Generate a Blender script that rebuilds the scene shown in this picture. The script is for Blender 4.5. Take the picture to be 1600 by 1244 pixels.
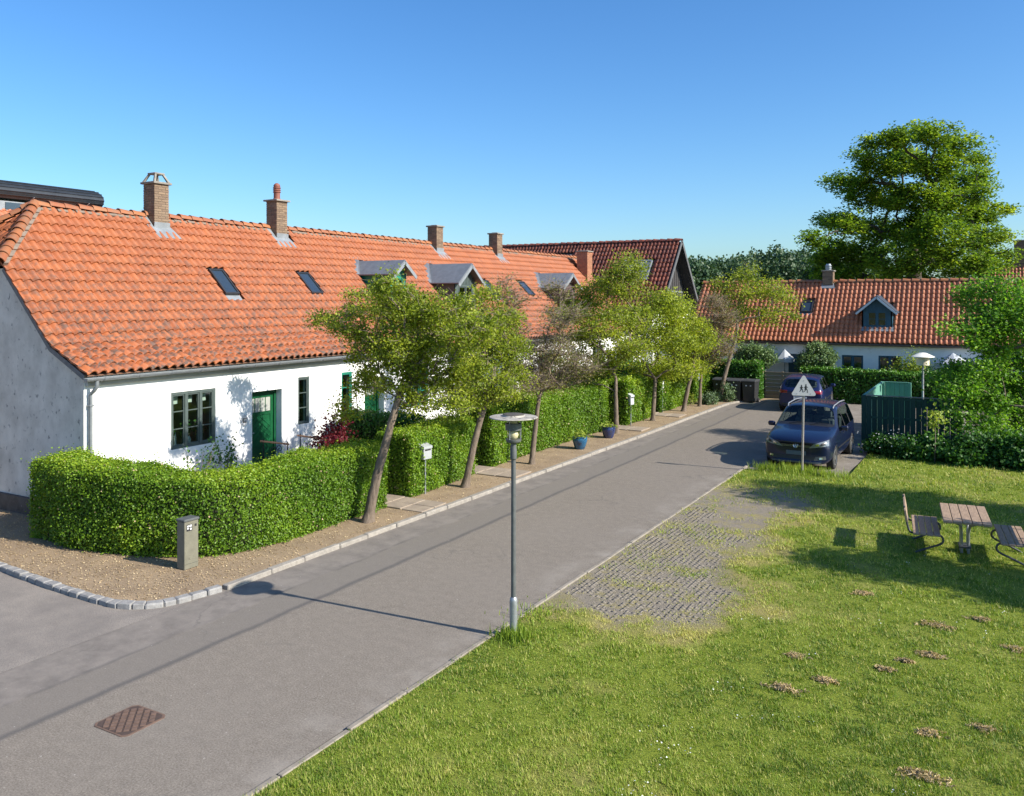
import bpy, bmesh, math, random
import numpy as np
from mathutils import Vector, Matrix
from mathutils.bvhtree import BVHTree

for o in list(bpy.data.objects):
    bpy.data.objects.remove(o, do_unlink=True)
scn = bpy.context.scene
C = scn.collection
R = math.radians
PI = math.pi
rng = np.random.default_rng(7)
random.seed(7)

# ------------------------------------------------------------------ camera, sky, sun, exposure
# street runs along +Y, camera 4.6 m up, turned 29.7 degrees towards the row houses
TH = math.atan(760 / 1330.0)
CAM_H = 4.6
FPX, HPX = 1330.0, 468.0
cam_d = bpy.data.cameras.new('camera')
cam = bpy.data.objects.new('camera', cam_d)
C.objects.link(cam)
cam.location = (0, 0, CAM_H)
cam.rotation_euler = (R(90), 0, TH)
cam_d.sensor_width = 36
cam_d.lens = 36 * FPX / 1600
cam_d.shift_y = -154 / 1600
cam_d.clip_start = 0.05
cam_d.clip_end = 3000
scn.camera = cam

SUN_EL, SUN_AZ = R(33), R(4)      # azimuth from +X towards +Y
sun_dir = Vector((math.cos(SUN_EL) * math.cos(SUN_AZ), math.cos(SUN_EL) * math.sin(SUN_AZ), math.sin(SUN_EL)))
world = bpy.data.worlds.new('World')
scn.world = world
world.use_nodes = True
wn = world.node_tree.nodes
sky = wn.new('ShaderNodeTexSky')
sky.sky_type = 'NISHITA'
sky.sun_disc = False
sky.sun_elevation = SUN_EL
sky.sun_rotation = R(90) - SUN_AZ      # measured from +Y clockwise
sky.altitude = 0
sky.air_density = 1.0
sky.dust_density = 1.0
sky.ozone_density = 3.0
hs = wn.new('ShaderNodeHueSaturation')
hs.inputs['Saturation'].default_value = 1.22
hs.inputs['Hue'].default_value = 0.502
world.node_tree.links.new(sky.outputs[0], hs.inputs['Color'])
tn = wn.new('ShaderNodeMix'); tn.data_type = 'RGBA'; tn.blend_type = 'MULTIPLY'; tn.inputs[0].default_value = 1
tn.inputs[7].default_value = (0.80, 1.0, 1.14, 1)
world.node_tree.links.new(hs.outputs[0], tn.inputs[6])
world.node_tree.links.new(tn.outputs[2], wn['Background'].inputs[0])
wn['Background'].inputs[1].default_value = 0.088
sun_l = bpy.data.lights.new('sun', 'SUN')
sun_l.energy = 4.2
sun_l.angle = R(0.55)
sun_l.color = (1.0, 0.93, 0.82)
sun = bpy.data.objects.new('sun', sun_l)
C.objects.link(sun)
sun.location = (40, 5, 30)
sun.rotation_euler = sun_dir.to_track_quat('Z', 'Y').to_euler()
scn.view_settings.view_transform = 'Standard'
scn.view_settings.look = 'None'
scn.view_settings.exposure = 1.0
scn.view_settings.gamma = 1
scn.view_settings.use_curve_mapping = False

# ------------------------------------------------------------------ helpers
_c, _s = math.cos(TH), math.sin(TH)
def at(px, py, Z):
    """measured photo position at depth Z (metres along the view) -> world point"""
    X = (px - 800) / FPX * Z
    return np.array([X * _c - Z * _s, X * _s + Z * _c, CAM_H - (py - HPX) / FPX * Z])

def tag(o, label=None, cat=None, group=None, kind=None):
    if label: o['label'] = label
    if cat: o['category'] = cat
    if group: o['group'] = group
    if kind: o['kind'] = kind
    return o

def empty(name, loc=(0, 0, 0), rz=0, label=None, cat=None, group=None, kind=None, parent=None):
    o = bpy.data.objects.new(name, None)
    C.objects.link(o)
    o.location = loc
    o.rotation_euler = (0, 0, rz)
    o.empty_display_size = 0.2
    if parent: o.parent = parent
    return tag(o, label, cat, group, kind)

def link(name, me, mat=None, parent=None, loc=(0, 0, 0), rot=(0, 0, 0)):
    o = bpy.data.objects.new(name, me)
    C.objects.link(o)
    o.location = loc
    o.rotation_euler = rot
    if mat is not None and len(me.materials) == 0: me.materials.append(mat)
    if parent: o.parent = parent
    return o

def copy_tree(o, parent=None):
    c = o.copy()
    C.objects.link(c)
    c.parent = parent
    for ch in list(o.children): copy_tree(ch, c)
    return c

class MB:
    def __init__(s): s.v = []; s.f = []
    def add(s, vs, fs):
        b = len(s.v)
        s.v += [tuple(v) for v in vs]
        s.f += [tuple(i + b for i in f) for f in fs]
        return s
    def box(s, x0, x1, y0, y1, z0, z1):
        return s.add([(x0, y0, z0), (x1, y0, z0), (x1, y1, z0), (x0, y1, z0), (x0, y0, z1), (x1, y0, z1), (x1, y1, z1), (x0, y1, z1)],
                     [(0, 3, 2, 1), (4, 5, 6, 7), (0, 1, 5, 4), (1, 2, 6, 5), (2, 3, 7, 6), (3, 0, 4, 7)])
    def bbox(s, x0, x1, y0, y1, z0, z1, b=0.01):
        """box with chamfered edges"""
        vs = []
        for sx in (0, 1):
            for sy in (0, 1):
                for sz in (0, 1):
                    x = (x0, x1)[sx]; y = (y0, y1)[sy]; z = (z0, z1)[sz]
                    dx = b if sx == 0 else -b; dy = b if sy == 0 else -b; dz = b if sz == 0 else -b
                    vs += [(x, y + dy, z + dz), (x + dx, y, z + dz), (x + dx, y + dy, z)]
        bm = bmesh.new()
        for v in vs: bm.verts.new(v)
        bmesh.ops.convex_hull(bm, input=bm.verts)
        bm.verts.ensure_lookup_table(); bm.verts.index_update()
        V = [tuple(v.co) for v in bm.verts]
        F = [tuple(v.index for v in f.verts) for f in bm.faces]
        bm.free()
        return s.add(V, F)
    def obox(s, c, ax, ay, az):
        """oriented box: centre + half axis vectors"""
        c = Vector(c); ax = Vector(ax); ay = Vector(ay); az = Vector(az)
        vs = [c + i * ax + j * ay + k * az for k in (-1, 1) for (i, j) in ((-1, -1), (1, -1), (1, 1), (-1, 1))]
        return s.add(vs, [(0, 3, 2, 1), (4, 5, 6, 7), (0, 1, 5, 4), (1, 2, 6, 5), (2, 3, 7, 6), (3, 0, 4, 7)])
    def prism(s, poly, d):
        """3D polygon extruded by vector d"""
        n = len(poly); d = Vector(d)
        vs = [Vector(p) for p in poly] + [Vector(p) + d for p in poly]
        return s.add(vs, [tuple(range(n))[::-1], tuple(range(n, 2 * n))] + [(i, (i + 1) % n, n + (i + 1) % n, n + i) for i in range(n)])
    def tube(s, pts, r, seg=8, cap=True):
        pts = [Vector(p) for p in pts]
        n = len(pts)
        rs = r if hasattr(r, '__len__') else [r] * n
        t0 = (pts[1] - pts[0]).normalized()
        up = Vector((0, 0, 1)) if abs(t0.z) < 0.9 else Vector((1, 0, 0))
        a = t0.cross(up).normalized(); vs = []
        for i in range(n):
            t = (pts[min(i + 1, n - 1)] - pts[max(i - 1, 0)]).normalized()
            a = (a - t * a.dot(t)).normalized()
            b = t.cross(a)
            for k in range(seg):
                w = 2 * PI * k / seg
                vs.append(pts[i] + (a * math.cos(w) + b * math.sin(w)) * rs[i])
        fs = [(i * seg + k, i * seg + (k + 1) % seg, (i + 1) * seg + (k + 1) % seg, (i + 1) * seg + k) for i in range(n - 1) for k in range(seg)]
        if cap: fs += [tuple(range(seg))[::-1], tuple((n - 1) * seg + k for k in range(seg))]
        return s.add(vs, fs)
    def lathe(s, prof, seg=24, c=(0, 0, 0)):
        vs = []; n = len(prof)
        for (r, z) in prof:
            for k in range(seg):
                w = 2 * PI * k / seg
                vs.append((c[0] + r * math.cos(w), c[1] + r * math.sin(w), c[2] + z))
        fs = [(i * seg + k, i * seg + (k + 1) % seg, (i + 1) * seg + (k + 1) % seg, (i + 1) * seg + k) for i in range(n - 1) for k in range(seg)]
        fs += [tuple(range(seg))[::-1], tuple((n - 1) * seg + k for k in range(seg))]
        return s.add(vs, fs)
    def mesh(s, name='m'):
        me = bpy.data.meshes.new(name)
        me.from_pydata(s.v, [], s.f)
        me.update()
        return me
    def build(s, name, mat, parent=None, loc=(0, 0, 0), rot=(0, 0, 0), smooth=False):
        me = s.mesh(name)
        if smooth: smooth_by_angle(me, smooth if smooth is not True else 40)
        return link(name, me, mat, parent, loc, rot)

def smooth_by_angle(me, deg=40):
    bm = bmesh.new(); bm.from_mesh(me)
    bmesh.ops.recalc_face_normals(bm, faces=bm.faces)
    for f in bm.faces: f.smooth = True
    lim = R(deg)
    for e in bm.edges:
        if len(e.link_faces) == 2 and e.calc_face_angle(0) > lim: e.smooth = False
    bm.to_mesh(me); bm.free()

def np_mesh(name, V, Fq, attrs=None, smooth=False):
    """V (n,3), Fq (m,k) equal-size faces"""
    me = bpy.data.meshes.new(name)
    V = np.ascontiguousarray(V, dtype=np.float32); Fq = np.ascontiguousarray(Fq, dtype=np.int32)
    m, k = Fq.shape
    me.vertices.add(len(V)); me.vertices.foreach_set('co', V.ravel())
    me.loops.add(m * k); me.loops.foreach_set('vertex_index', Fq.ravel())
    me.polygons.add(m)
    me.polygons.foreach_set('loop_start', np.arange(0, m * k, k, dtype=np.int32))
    me.polygons.foreach_set('loop_total', np.full(m, k, dtype=np.int32))
    if smooth: me.polygons.foreach_set('use_smooth', np.ones(m, dtype=bool))
    for an, av in (attrs or {}).items():
        a = me.attributes.new(an, 'FLOAT', 'POINT')
        a.data.foreach_set('value', np.ascontiguousarray(av, dtype=np.float32))
    me.update(calc_edges=True)
    return me

def hash2(ix, iy, seed):
    h = np.sin(ix * 127.1 + iy * 311.7 + seed * 74.7) * 43758.5453
    return h - np.floor(h)
def vnoise(x, y, seed=0):
    ix = np.floor(x); iy = np.floor(y); fx = x - ix; fy = y - iy
    fx = fx * fx * (3 - 2 * fx); fy = fy * fy * (3 - 2 * fy)
    a = hash2(ix, iy, seed); b = hash2(ix + 1, iy, seed); c = hash2(ix, iy + 1, seed); d = hash2(ix + 1, iy + 1, seed)
    return (a * (1 - fx) + b * fx) * (1 - fy) + (c * (1 - fx) + d * fx) * fy
def fbm(x, y, seed=0, o=4):
    t = 0; a = 0.5; n = 0
    for i in range(o):
        t = t + a * vnoise(x * 2 ** i, y * 2 ** i, seed + i); n += a; a *= 0.5
    return t / n

# ------------------------------------------------------------------ materials
MATS = {}
def nt_new(name):
    m = bpy.data.materials.new(name); m.use_nodes = True
    nt = m.node_tree
    return m, nt, nt.nodes['Principled BSDF']
def rgb(c): return (c[0], c[1], c[2], 1)
def n_pos(nt, kind='geo'):
    if kind == 'geo':
        return nt.nodes.new('ShaderNodeNewGeometry').outputs['Position']
    return nt.nodes.new('ShaderNodeTexCoord').outputs['Object']
def n_noise(nt, vec, scale, detail=4, rough=0.6, stretch=None):
    if stretch:
        mp = nt.nodes.new('ShaderNodeMapping'); mp.inputs['Scale'].default_value = stretch
        nt.links.new(vec, mp.inputs[0]); vec = mp.outputs[0]
    n = nt.nodes.new('ShaderNodeTexNoise')
    n.inputs['Scale'].default_value = scale; n.inputs['Detail'].default_value = detail; n.inputs['Roughness'].default_value = rough
    nt.links.new(vec, n.inputs['Vector'])
    return n.outputs['Fac']
def n_range(nt, val, a, b, c=0.0, d=1.0):
    n = nt.nodes.new('ShaderNodeMapRange')
    n.inputs['From Min'].default_value = a; n.inputs['From Max'].default_value = b
    n.inputs['To Min'].default_value = c; n.inputs['To Max'].default_value = d
    nt.links.new(val, n.inputs['Value'])
    return n.outputs['Result']
def n_mix(nt, fac, a, b, blend='MIX'):
    n = nt.nodes.new('ShaderNodeMix'); n.data_type = 'RGBA'; n.blend_type = blend
    for sock, v in ((n.inputs[0], fac), (n.inputs[6], a), (n.inputs[7], b)):
        if isinstance(v, (int, float)): sock.default_value = v
        elif isinstance(v, tuple): sock.default_value = rgb(v)
        else: nt.links.new(v, sock)
    return n.outputs[2]
def n_math(nt, op, a, b=0.0):
    n = nt.nodes.new('ShaderNodeMath'); n.operation = op
    for i, v in enumerate((a, b)):
        if isinstance(v, (int, float)): n.inputs[i].default_value = v
        else: nt.links.new(v, n.inputs[i])
    return n.outputs[0]
def n_bump(nt, bsdf, height, strength=0.3, dist=0.02):
    b = nt.nodes.new('ShaderNodeBump'); b.inputs['Strength'].default_value = strength; b.inputs['Distance'].default_value = dist
    nt.links.new(height, b.inputs['Height']); nt.links.new(b.outputs[0], bsdf.inputs['Normal'])
def mat(name, c1, c2=None, scale=6, rough=0.7, bump=None, metal=0.0, spec=None, coord='geo', stretch=None, lo=0.35, hi=0.7, c3=None, s3=40, lo3=.6, hi3=.72, coat=0):
    if name in MATS: return MATS[name]
    m, nt, b = nt_new(name)
    b.inputs['Roughness'].default_value = rough
    b.inputs['Metallic'].default_value = metal
    if spec is not None: b.inputs['Specular IOR Level'].default_value = spec
    if coat: b.inputs['Coat Weight'].default_value = coat; b.inputs['Coat Roughness'].default_value = 0.03
    vec = n_pos(nt, coord)
    if c2 is None: c2 = tuple(x * 0.78 for x in c1)
    f = n_range(nt, n_noise(nt, vec, scale, 5, .62, stretch), lo, hi)
    col = n_mix(nt, f, c1, c2)
    if c3 is not None:
        f3 = n_range(nt, n_noise(nt, vec, s3, 3, .6, stretch), lo3, hi3)
        col = n_mix(nt, f3, col, c3)
    nt.links.new(col, b.inputs['Base Color'])
    if bump: n_bump(nt, b, n_noise(nt, vec, bump[0], 4, .65, stretch), bump[1], bump[2] if len(bump) > 2 else 0.01)
    MATS[name] = m
    return m

def leaf_mat(name, cdark, clight, cmid=None, trans=0.35, rough=0.5):
    m, nt, b = nt_new(name)
    at_ = nt.nodes.new('ShaderNodeAttribute'); at_.attribute_name = 'tint'
    cr = nt.nodes.new('ShaderNodeValToRGB')
    cr.color_ramp.elements[0].color = rgb(cdark); cr.color_ramp.elements[1].color = rgb(clight)
    if cmid: e = cr.color_ramp.elements.new(0.5); e.color = rgb(cmid)
    nt.links.new(at_.outputs['Fac'], cr.inputs[0])
    nt.links.new(cr.outputs[0], b.inputs['Base Color'])
    b.inputs['Roughness'].default_value = rough
    b.inputs['Specular IOR Level'].default_value = 0.35
    tr = nt.nodes.new('ShaderNodeBsdfTranslucent')
    br = nt.nodes.new('ShaderNodeMix'); br.data_type = 'RGBA'; br.blend_type = 'MULTIPLY'; br.inputs[0].default_value = 1
    nt.links.new(cr.outputs[0], br.inputs[6]); br.inputs[7].default_value = (1.5, 1.5, 0.7, 1)
    nt.links.new(br.outputs[2], tr.inputs[0])
    mx = nt.nodes.new('ShaderNodeMixShader'); mx.inputs[0].default_value = trans
    nt.links.new(b.outputs[0], mx.inputs[1]); nt.links.new(tr.outputs[0], mx.inputs[2])
    nt.links.new(mx.outputs[0], nt.nodes['Material Output'].inputs[0])
    MATS[name] = m
    return m

def glass_mat(name, tintc=(0.8, 0.88, 0.86), refl=0.04, opacity=0.0):
    m, nt, b = nt_new(name)
    nt.nodes.remove(b)
    tr = nt.nodes.new('ShaderNodeBsdfTransparent'); tr.inputs[0].default_value = rgb(tintc)
    gl = nt.nodes.new('ShaderNodeBsdfGlossy'); gl.inputs['Roughness'].default_value = 0.02
    lw = nt.nodes.new('ShaderNodeLayerWeight'); lw.inputs['Blend'].default_value = .5
    f2 = n_math(nt, 'ADD', n_math(nt, 'MULTIPLY', n_math(nt, 'POWER', lw.outputs['Facing'], 4.0), .7), refl)
    mx = nt.nodes.new('ShaderNodeMixShader')
    nt.links.new(f2, mx.inputs[0]); nt.links.new(tr.outputs[0], mx.inputs[1]); nt.links.new(gl.outputs[0], mx.inputs[2])
    nt.links.new(mx.outputs[0], nt.nodes['Material Output'].inputs[0])
    MATS[name] = m
    return m

def tile_mat(name, c1, c2, moss, stain, lo=.5, hi=.72, zlo=None, zhi=None):
    """fired clay: every tile its own tone, plus grey lichen patches"""
    m, nt, b = nt_new(name)
    b.inputs['Roughness'].default_value = 0.66
    geo = nt.nodes.new('ShaderNodeNewGeometry'); oi = nt.nodes.new('ShaderNodeObjectInfo')
    r = n_math(nt, 'FRACT', n_math(nt, 'ADD', geo.outputs['Random Per Island'], oi.outputs['Random']))
    col = n_mix(nt, r, c1, c2)
    pos = geo.outputs['Position']
    big = n_range(nt, n_noise(nt, pos, 0.7, 3, .6), .4, .65)
    col = n_mix(nt, n_math(nt, 'MULTIPLY', big, .25), col, tuple(x * .6 for x in c1))
    fine = n_range(nt, n_noise(nt, pos, 7, 5, .7), lo, hi)
    if zlo is not None:     # lichen gathers on the flat, damp lower courses
        sx = nt.nodes.new('ShaderNodeSeparateXYZ'); nt.links.new(pos, sx.inputs[0])
        w = n_range(nt, sx.outputs[2], zlo, zhi, 1.0, 0.25)
        fine = n_math(nt, 'MULTIPLY', fine, w)
    col = n_mix(nt, n_math(nt, 'MULTIPLY', fine, stain), col, moss)
    sp = n_range(nt, n_noise(nt, pos, 45, 2, .5), .62, .75)
    col = n_mix(nt, n_math(nt, 'MULTIPLY', sp, .18), col, (0.42, .27, .17))
    nt.links.new(col, b.inputs['Base Color'])
    n_bump(nt, b, n_noise(nt, pos, 60, 3, .6), .25, .004)
    MATS[name] = m
    return m

M_tile = tile_mat('orange_clay_tile', (0.37, 0.106, 0.030), (0.30, 0.078, 0.022), (0.070, 0.052, 0.042), 1.0, .44, .61, 3.1, 6.2)
M_tile_far = tile_mat('red_clay_tile', (0.50, 0.18, 0.085), (0.40, 0.13, 0.06), (0.2, 0.11, 0.08), .4)
M_tile_dark = tile_mat('weathered_clay_tile', (0.40, 0.11, 0.055), (0.16, 0.04, 0.028), (0.04, 0.02, 0.018), .85, .40, .6)
M_ridge = tile_mat('ridge_clay_tile', (0.36, 0.13, 0.045), (0.26, 0.08, 0.036), (0.2, 0.13, 0.08), .6, .45, .65)
M_white = mat('whitewashed_plaster', (0.84, 0.84, 0.83), (0.78, 0.78, 0.77), 3, .85, (25, .25, .01), c3=(.60, .58, .55), s3=2.2, lo3=.66, hi3=.82)
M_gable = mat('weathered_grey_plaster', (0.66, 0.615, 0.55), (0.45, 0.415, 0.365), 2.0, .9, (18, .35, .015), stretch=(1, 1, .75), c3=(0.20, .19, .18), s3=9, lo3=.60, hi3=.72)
M_tar = mat('black_tarred_plinth', (0.025, 0.026, 0.03), (0.06, 0.06, 0.065), 5, .65, (12, .6, .02), c3=(.28, .28, .3), s3=9, lo3=.68, hi3=.78)
M_mortar = mat('pale_mortar', (0.22, 0.17, 0.13), (0.15, 0.115, 0.09), 9, .9, (30, .5, .01))
M_brick = tile_mat('yellow_brown_brick', (0.25, 0.17, 0.105), (0.14, 0.088, 0.055), (0.10, 0.08, 0.06), .5, .5, .7)
M_concrete = mat('weathered_concrete', (0.27, 0.25, 0.215), (0.17, 0.155, 0.135), 8, .9, (40, .3, .008))
M_zinc = mat('grey_zinc', (0.24, 0.26, 0.275), (0.18, 0.195, 0.21), 5, .5, (8, .1, .01), metal=.35)
M_lead = mat('lead_sheet', (0.27, 0.29, 0.31), (0.19, 0.21, 0.225), 4, .55, (6, .15, .01), metal=.2)
M_black = mat('black_paint', (0.02, 0.02, 0.022), (0.03, 0.03, 0.032), 10, .5)
M_iron = mat('black_wrought_iron', (0.018, 0.018, 0.02), (0.035, 0.03, 0.028), 20, .55, metal=.3)
M_frame = mat('grey_green_window_paint', (0.075, 0.10, 0.095), (0.055, 0.075, 0.07), 9, .5)
M_green = mat('green_door_paint', (0.004, 0.088, 0.03), (0.003, 0.06, 0.02), 6, .42)
M_teal = mat('teal_paint', (0.02, 0.22, 0.15), (0.015, 0.16, 0.11), 6, .5)
M_bluefr = mat('petrol_blue_paint', (0.02, 0.085, 0.13), (0.015, 0.06, 0.09), 6, .5)
M_glass = glass_mat('window_glass', (0.78, 0.85, 0.82), .05)
M_skyglass = mat('dark_roof_glass', (0.03, 0.045, 0.065), (0.025, 0.04, 0.06), 3, .06, spec=.8)
M_room = mat('interior_plaster', (0.55, 0.52, 0.40), (0.42, 0.40, 0.30), 3, .9)
M_cloth = mat('white_cloth', (0.78, 0.77, 0.74), (0.66, 0.65, 0.62), 8, .9)
M_wood = mat('weathered_wood', (0.36, 0.25, 0.165), (0.22, 0.15, 0.10), 7, .8, (30, .4, .006), stretch=(6, .7, 1))
M_handrail = mat('oiled_wood_rail', (0.42, 0.21, 0.11), (0.3, .15, .08), 7, .55)
M_steel = mat('galvanised_steel', (0.36, 0.38, 0.40), (0.26, 0.27, 0.29), 14, .45, metal=.6)
M_darksteel = mat('dark_steel_tube', (0.055, 0.06, 0.065), (0.09, 0.09, 0.09), 15, .5, metal=.3)
M_bark = mat('tree_bark', (0.20, 0.155, 0.115), (0.10, 0.075, 0.055), 14, .95, (22, .9, .02), stretch=(1, 1, .3), coord='geo')
M_twig = mat('pale_twig_bark', (0.28, 0.22, 0.17), (0.17, 0.13, 0.10), 20, .9)
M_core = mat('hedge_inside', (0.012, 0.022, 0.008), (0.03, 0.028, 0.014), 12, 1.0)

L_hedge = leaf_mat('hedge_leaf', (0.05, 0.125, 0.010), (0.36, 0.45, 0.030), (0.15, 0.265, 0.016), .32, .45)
L_hedge2 = leaf_mat('laurel_leaf', (0.03, 0.10, 0.012), (0.12, 0.26, 0.025), (0.065, 0.17, 0.018), .22, .42)
L_tree = leaf_mat('street_tree_leaf', (0.10, 0.15, 0.016), (0.47, 0.50, 0.06), (0.26, 0.325, 0.032), .46)
L_sparse = leaf_mat('thinning_tree_leaf', (0.12, 0.115, 0.035), (0.28, 0.27, 0.075), (0.19, 0.19, 0.05), .25)
L_brown = leaf_mat('brown_seed_leaf', (0.15, 0.10, 0.05), (0.28, 0.20, 0.10), None, .25)
L_big = leaf_mat('big_tree_leaf', (0.045, 0.105, 0.014), (0.38, 0.46, 0.045), (0.165, 0.265, 0.024), .45)
L_maple = leaf_mat('maple_leaf', (0.045, 0.12, 0.018), (0.28, 0.47, 0.05), (0.13, 0.28, 0.03), .45)
L_forest = leaf_mat('forest_leaf', (0.03, 0.07, 0.03), (0.095, 0.15, 0.065), (0.055, 0.105, 0.045), .2)
L_olive = leaf_mat('olive_leaf', (0.07, 0.13, 0.05), (0.26, 0.34, 0.16), (0.15, 0.23, 0.09), .25)
L_red = leaf_mat('red_maple_leaf', (0.06, 0.006, 0.012), (0.22, 0.022, 0.035), None, .35)
L_yellowbush = leaf_mat('yellow_green_leaf', (0.16, 0.24, 0.03), (0.40, 0.46, 0.08), None, .35)
L_shade = leaf_mat('undergrowth_leaf', (0.02, 0.07, 0.012), (0.09, 0.21, 0.03), (0.045, 0.13, 0.018), .28)
L_grass = leaf_mat('grass_blade', (0.085, 0.16, 0.014), (0.50, 0.46, 0.15), (0.25, 0.345, 0.034), .32, .55)
L_hay = leaf_mat('dry_clipping', (0.30, 0.21, 0.12), (0.60, 0.48, 0.30), None, .2, .8)
L_flower = leaf_mat('white_petal', (0.7, 0.7, 0.66), (0.85, 0.85, 0.82), None, .2)
L_lav = leaf_mat('lavender_leaf', (0.08, 0.14, 0.07), (0.22, 0.30, 0.16), None, .25)
# ------------------------------------------------------------------ foliage generators
def unit(a): return a / np.maximum(np.linalg.norm(a, axis=1, keepdims=True), 1e-9)
def leaves(name, P, N, size, m, parent=None, tint=None, aspect=.55, fold=.18, droop=0.0, g=rng):
    """every leaf a small folded rhombus; P centres, N leaf normals"""
    n = len(P)
    N = unit(np.asarray(N, float))
    A = unit(np.cross(N, unit(g.normal(size=(n, 3)))))
    A[:, 2] -= droop; A = unit(A)
    B = np.cross(N, A)
    s = (np.asarray(size) * g.uniform(.7, 1.3, n))[:, None] if np.ndim(size) == 0 else (size * g.uniform(.75, 1.25, n))[:, None]
    h = s * .5
    v0 = P - A * h; v2 = P + A * h
    v1 = P + B * h * aspect * 1.6 - A * h * .1 + N * h * fold * 2
    v3 = P - B * h * aspect * 1.6 - A * h * .1 + N * h * fold * 2
    V = np.stack([v0, v1, v2, v3], 1).reshape(-1, 3)
    i = np.arange(n) * 4
    F = np.concatenate([np.stack([i, i + 1, i + 2], 1), np.stack([i, i + 2, i + 3], 1)])
    t = g.uniform(0, 1, n) if tint is None else np.clip(tint, 0, 1)
    me = np_mesh(name, V, F, {'tint': np.repeat(t, 4)})
    return link(name, me, m, parent)

def resample(path, step):
    path = np.asarray(path, float)
    d = np.r_[0, np.cumsum(np.linalg.norm(np.diff(path, axis=0), axis=1))]
    n = max(2, int(round(d[-1] / step)) + 1)
    t = np.linspace(0, d[-1], n)
    return np.stack([np.interp(t, d, path[:, k]) for k in range(path.shape[1])], 1), d[-1]

def hedge(label, path, width, height, dens, lsize, m=None, z0=0.08, group='clipped green hedges', bump=.05, name='hedge', seed=1, hfun=None, brighttop=.25, fuzz=.05):
    g = np.random.default_rng(seed)
    path = smooth_path(path, 8)
    root = empty(name, (path[0][0], path[0][1], z0), 0, label, 'hedge', group)
    o = np.array([path[0][0], path[0][1], z0])
    pts, L = resample(path, .15)
    tan = np.gradient(pts, axis=0); tan /= np.linalg.norm(tan, axis=1, keepdims=True)
    nor = np.stack([tan[:, 1], -tan[:, 0]], 1)
    w = width / 2
    def hh(u): return height * (1 + (0 if hfun is None else hfun(u)))
    per = 2 * height + width
    N = int(dens * L * per)
    u = g.uniform(0, L, N); v = g.uniform(0, per, N)
    idx = u / L * (len(pts) - 1); i0 = np.clip(idx.astype(int), 0, len(pts) - 2); fr = (idx - i0)[:, None]
    c = pts[i0] * (1 - fr) + pts[i0 + 1] * fr
    nn = nor[i0] * (1 - fr) + nor[i0 + 1] * fr; nn /= np.linalg.norm(nn, axis=1, keepdims=True)
    H = hh(u)
    side = np.where(v < height, 1, np.where(v > height + width, -1, 0))
    tv = np.where(v < height, v / height, np.where(v > height + width, (per - v) / height, 0))
    off = np.where(side == 1, w, np.where(side == -1, -w, w - (v - height)))
    z = np.where(side != 0, tv * H, H)
    # rounded shoulders
    rr = .16
    ex = np.clip((np.abs(off) - (w - rr)) / rr, 0, 1); ez = np.clip((z - (H - rr)) / rr, 0, 1)
    q = np.maximum(np.hypot(ex, ez), 1e-6); sc = np.where(q > 1, 1 / q, 1)
    off = np.where(q > 1, np.sign(off) * (w - rr + ex * sc * rr), off); z = np.where(q > 1, H - rr + ez * sc * rr, z)
    nrm = np.concatenate([nn * (side + (side == 0) * (off / w) * .3)[:, None], (side == 0)[:, None] * 1.0 + (tv > .85)[:, None] * .5], 1)
    nrm = unit(nrm + 1e-6)
    P = np.concatenate([c + nn * off[:, None], z[:, None]], 1)
    bmp = (fbm(P[:, 0] * 1.3 + P[:, 1] * 1.7, P[:, 2] * 2.0 + P[:, 1], seed, 3) - .5) * 2 * bump * 2.2
    foot = np.clip(1 - P[:, 2] / .25, 0, 1) * .06
    deep = g.exponential(fuzz, N) * np.where(g.random(N) < .18, -.7, 1)
    P = P + nrm * (bmp - deep - foot)[:, None]
    # end caps
    caps = []; capn = []
    for (e, t, s) in ((pts[0], -tan[0], nor[0]), (pts[-1], tan[-1], nor[-1])):
        k = int(dens * width * height)
        a = g.uniform(-w, w, k); zz = g.uniform(0, 1, k) * height
        Q = np.concatenate([e + s[None] * a[:, None] + t[None] * (g.uniform(-.07, .04, k))[:, None], zz[:, None]], 1)
        caps.append(Q); capn.append(np.tile(np.r_[t, 0.15], (k, 1)))
    P = np.concatenate([P] + caps); nrm = np.concatenate([nrm] + capn)
    P[:, 2] = np.maximum(P[:, 2], .02) + z0
    # young shoots sticking out of the top
    k = int(L * width * 14)
    ii = g.integers(0, N, k); S = P[ii].copy(); keep = nrm[ii][:, 2] > .5; S = S[keep]
    sh = []
    for j in range(4): sh.append(S + np.c_[g.normal(0, .012, len(S)), g.normal(0, .012, len(S)), np.full(len(S), .02 + j * .03) * g.uniform(.4, 1.3, len(S))])
    P = np.concatenate([P] + sh); nrm = np.concatenate([nrm] + [np.tile([0, 0, 1.], (len(S), 1))] * 4)
    n = len(P)
    LN = unit(nrm * .75 + unit(g.normal(size=(n, 3))) * 0.9 + np.array([0, 0, .25]))
    big = fbm(P[:, 0] * .9 + 3, P[:, 1] * .9 + P[:, 2], seed + 9, 3)
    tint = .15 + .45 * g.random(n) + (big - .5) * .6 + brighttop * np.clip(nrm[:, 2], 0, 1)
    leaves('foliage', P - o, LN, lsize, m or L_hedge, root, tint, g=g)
    kk = g.choice(n, n // 90, replace=False)
    leaves('dry_leaves', P[kk] - o + nrm[kk] * .012, LN[kk], lsize * .9, L_hay, root, g.uniform(0, .6, len(kk)), g=g)['kind'] = 'stuff'
    # solid dark core inside the hedge, added to block light behind the leaf shell
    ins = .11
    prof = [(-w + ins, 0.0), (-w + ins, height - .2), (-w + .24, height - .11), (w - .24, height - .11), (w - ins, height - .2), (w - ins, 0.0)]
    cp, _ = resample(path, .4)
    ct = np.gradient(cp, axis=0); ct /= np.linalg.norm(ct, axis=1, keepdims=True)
    cp[0] += ct[0] * .1; cp[-1] -= ct[-1] * .1
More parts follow.
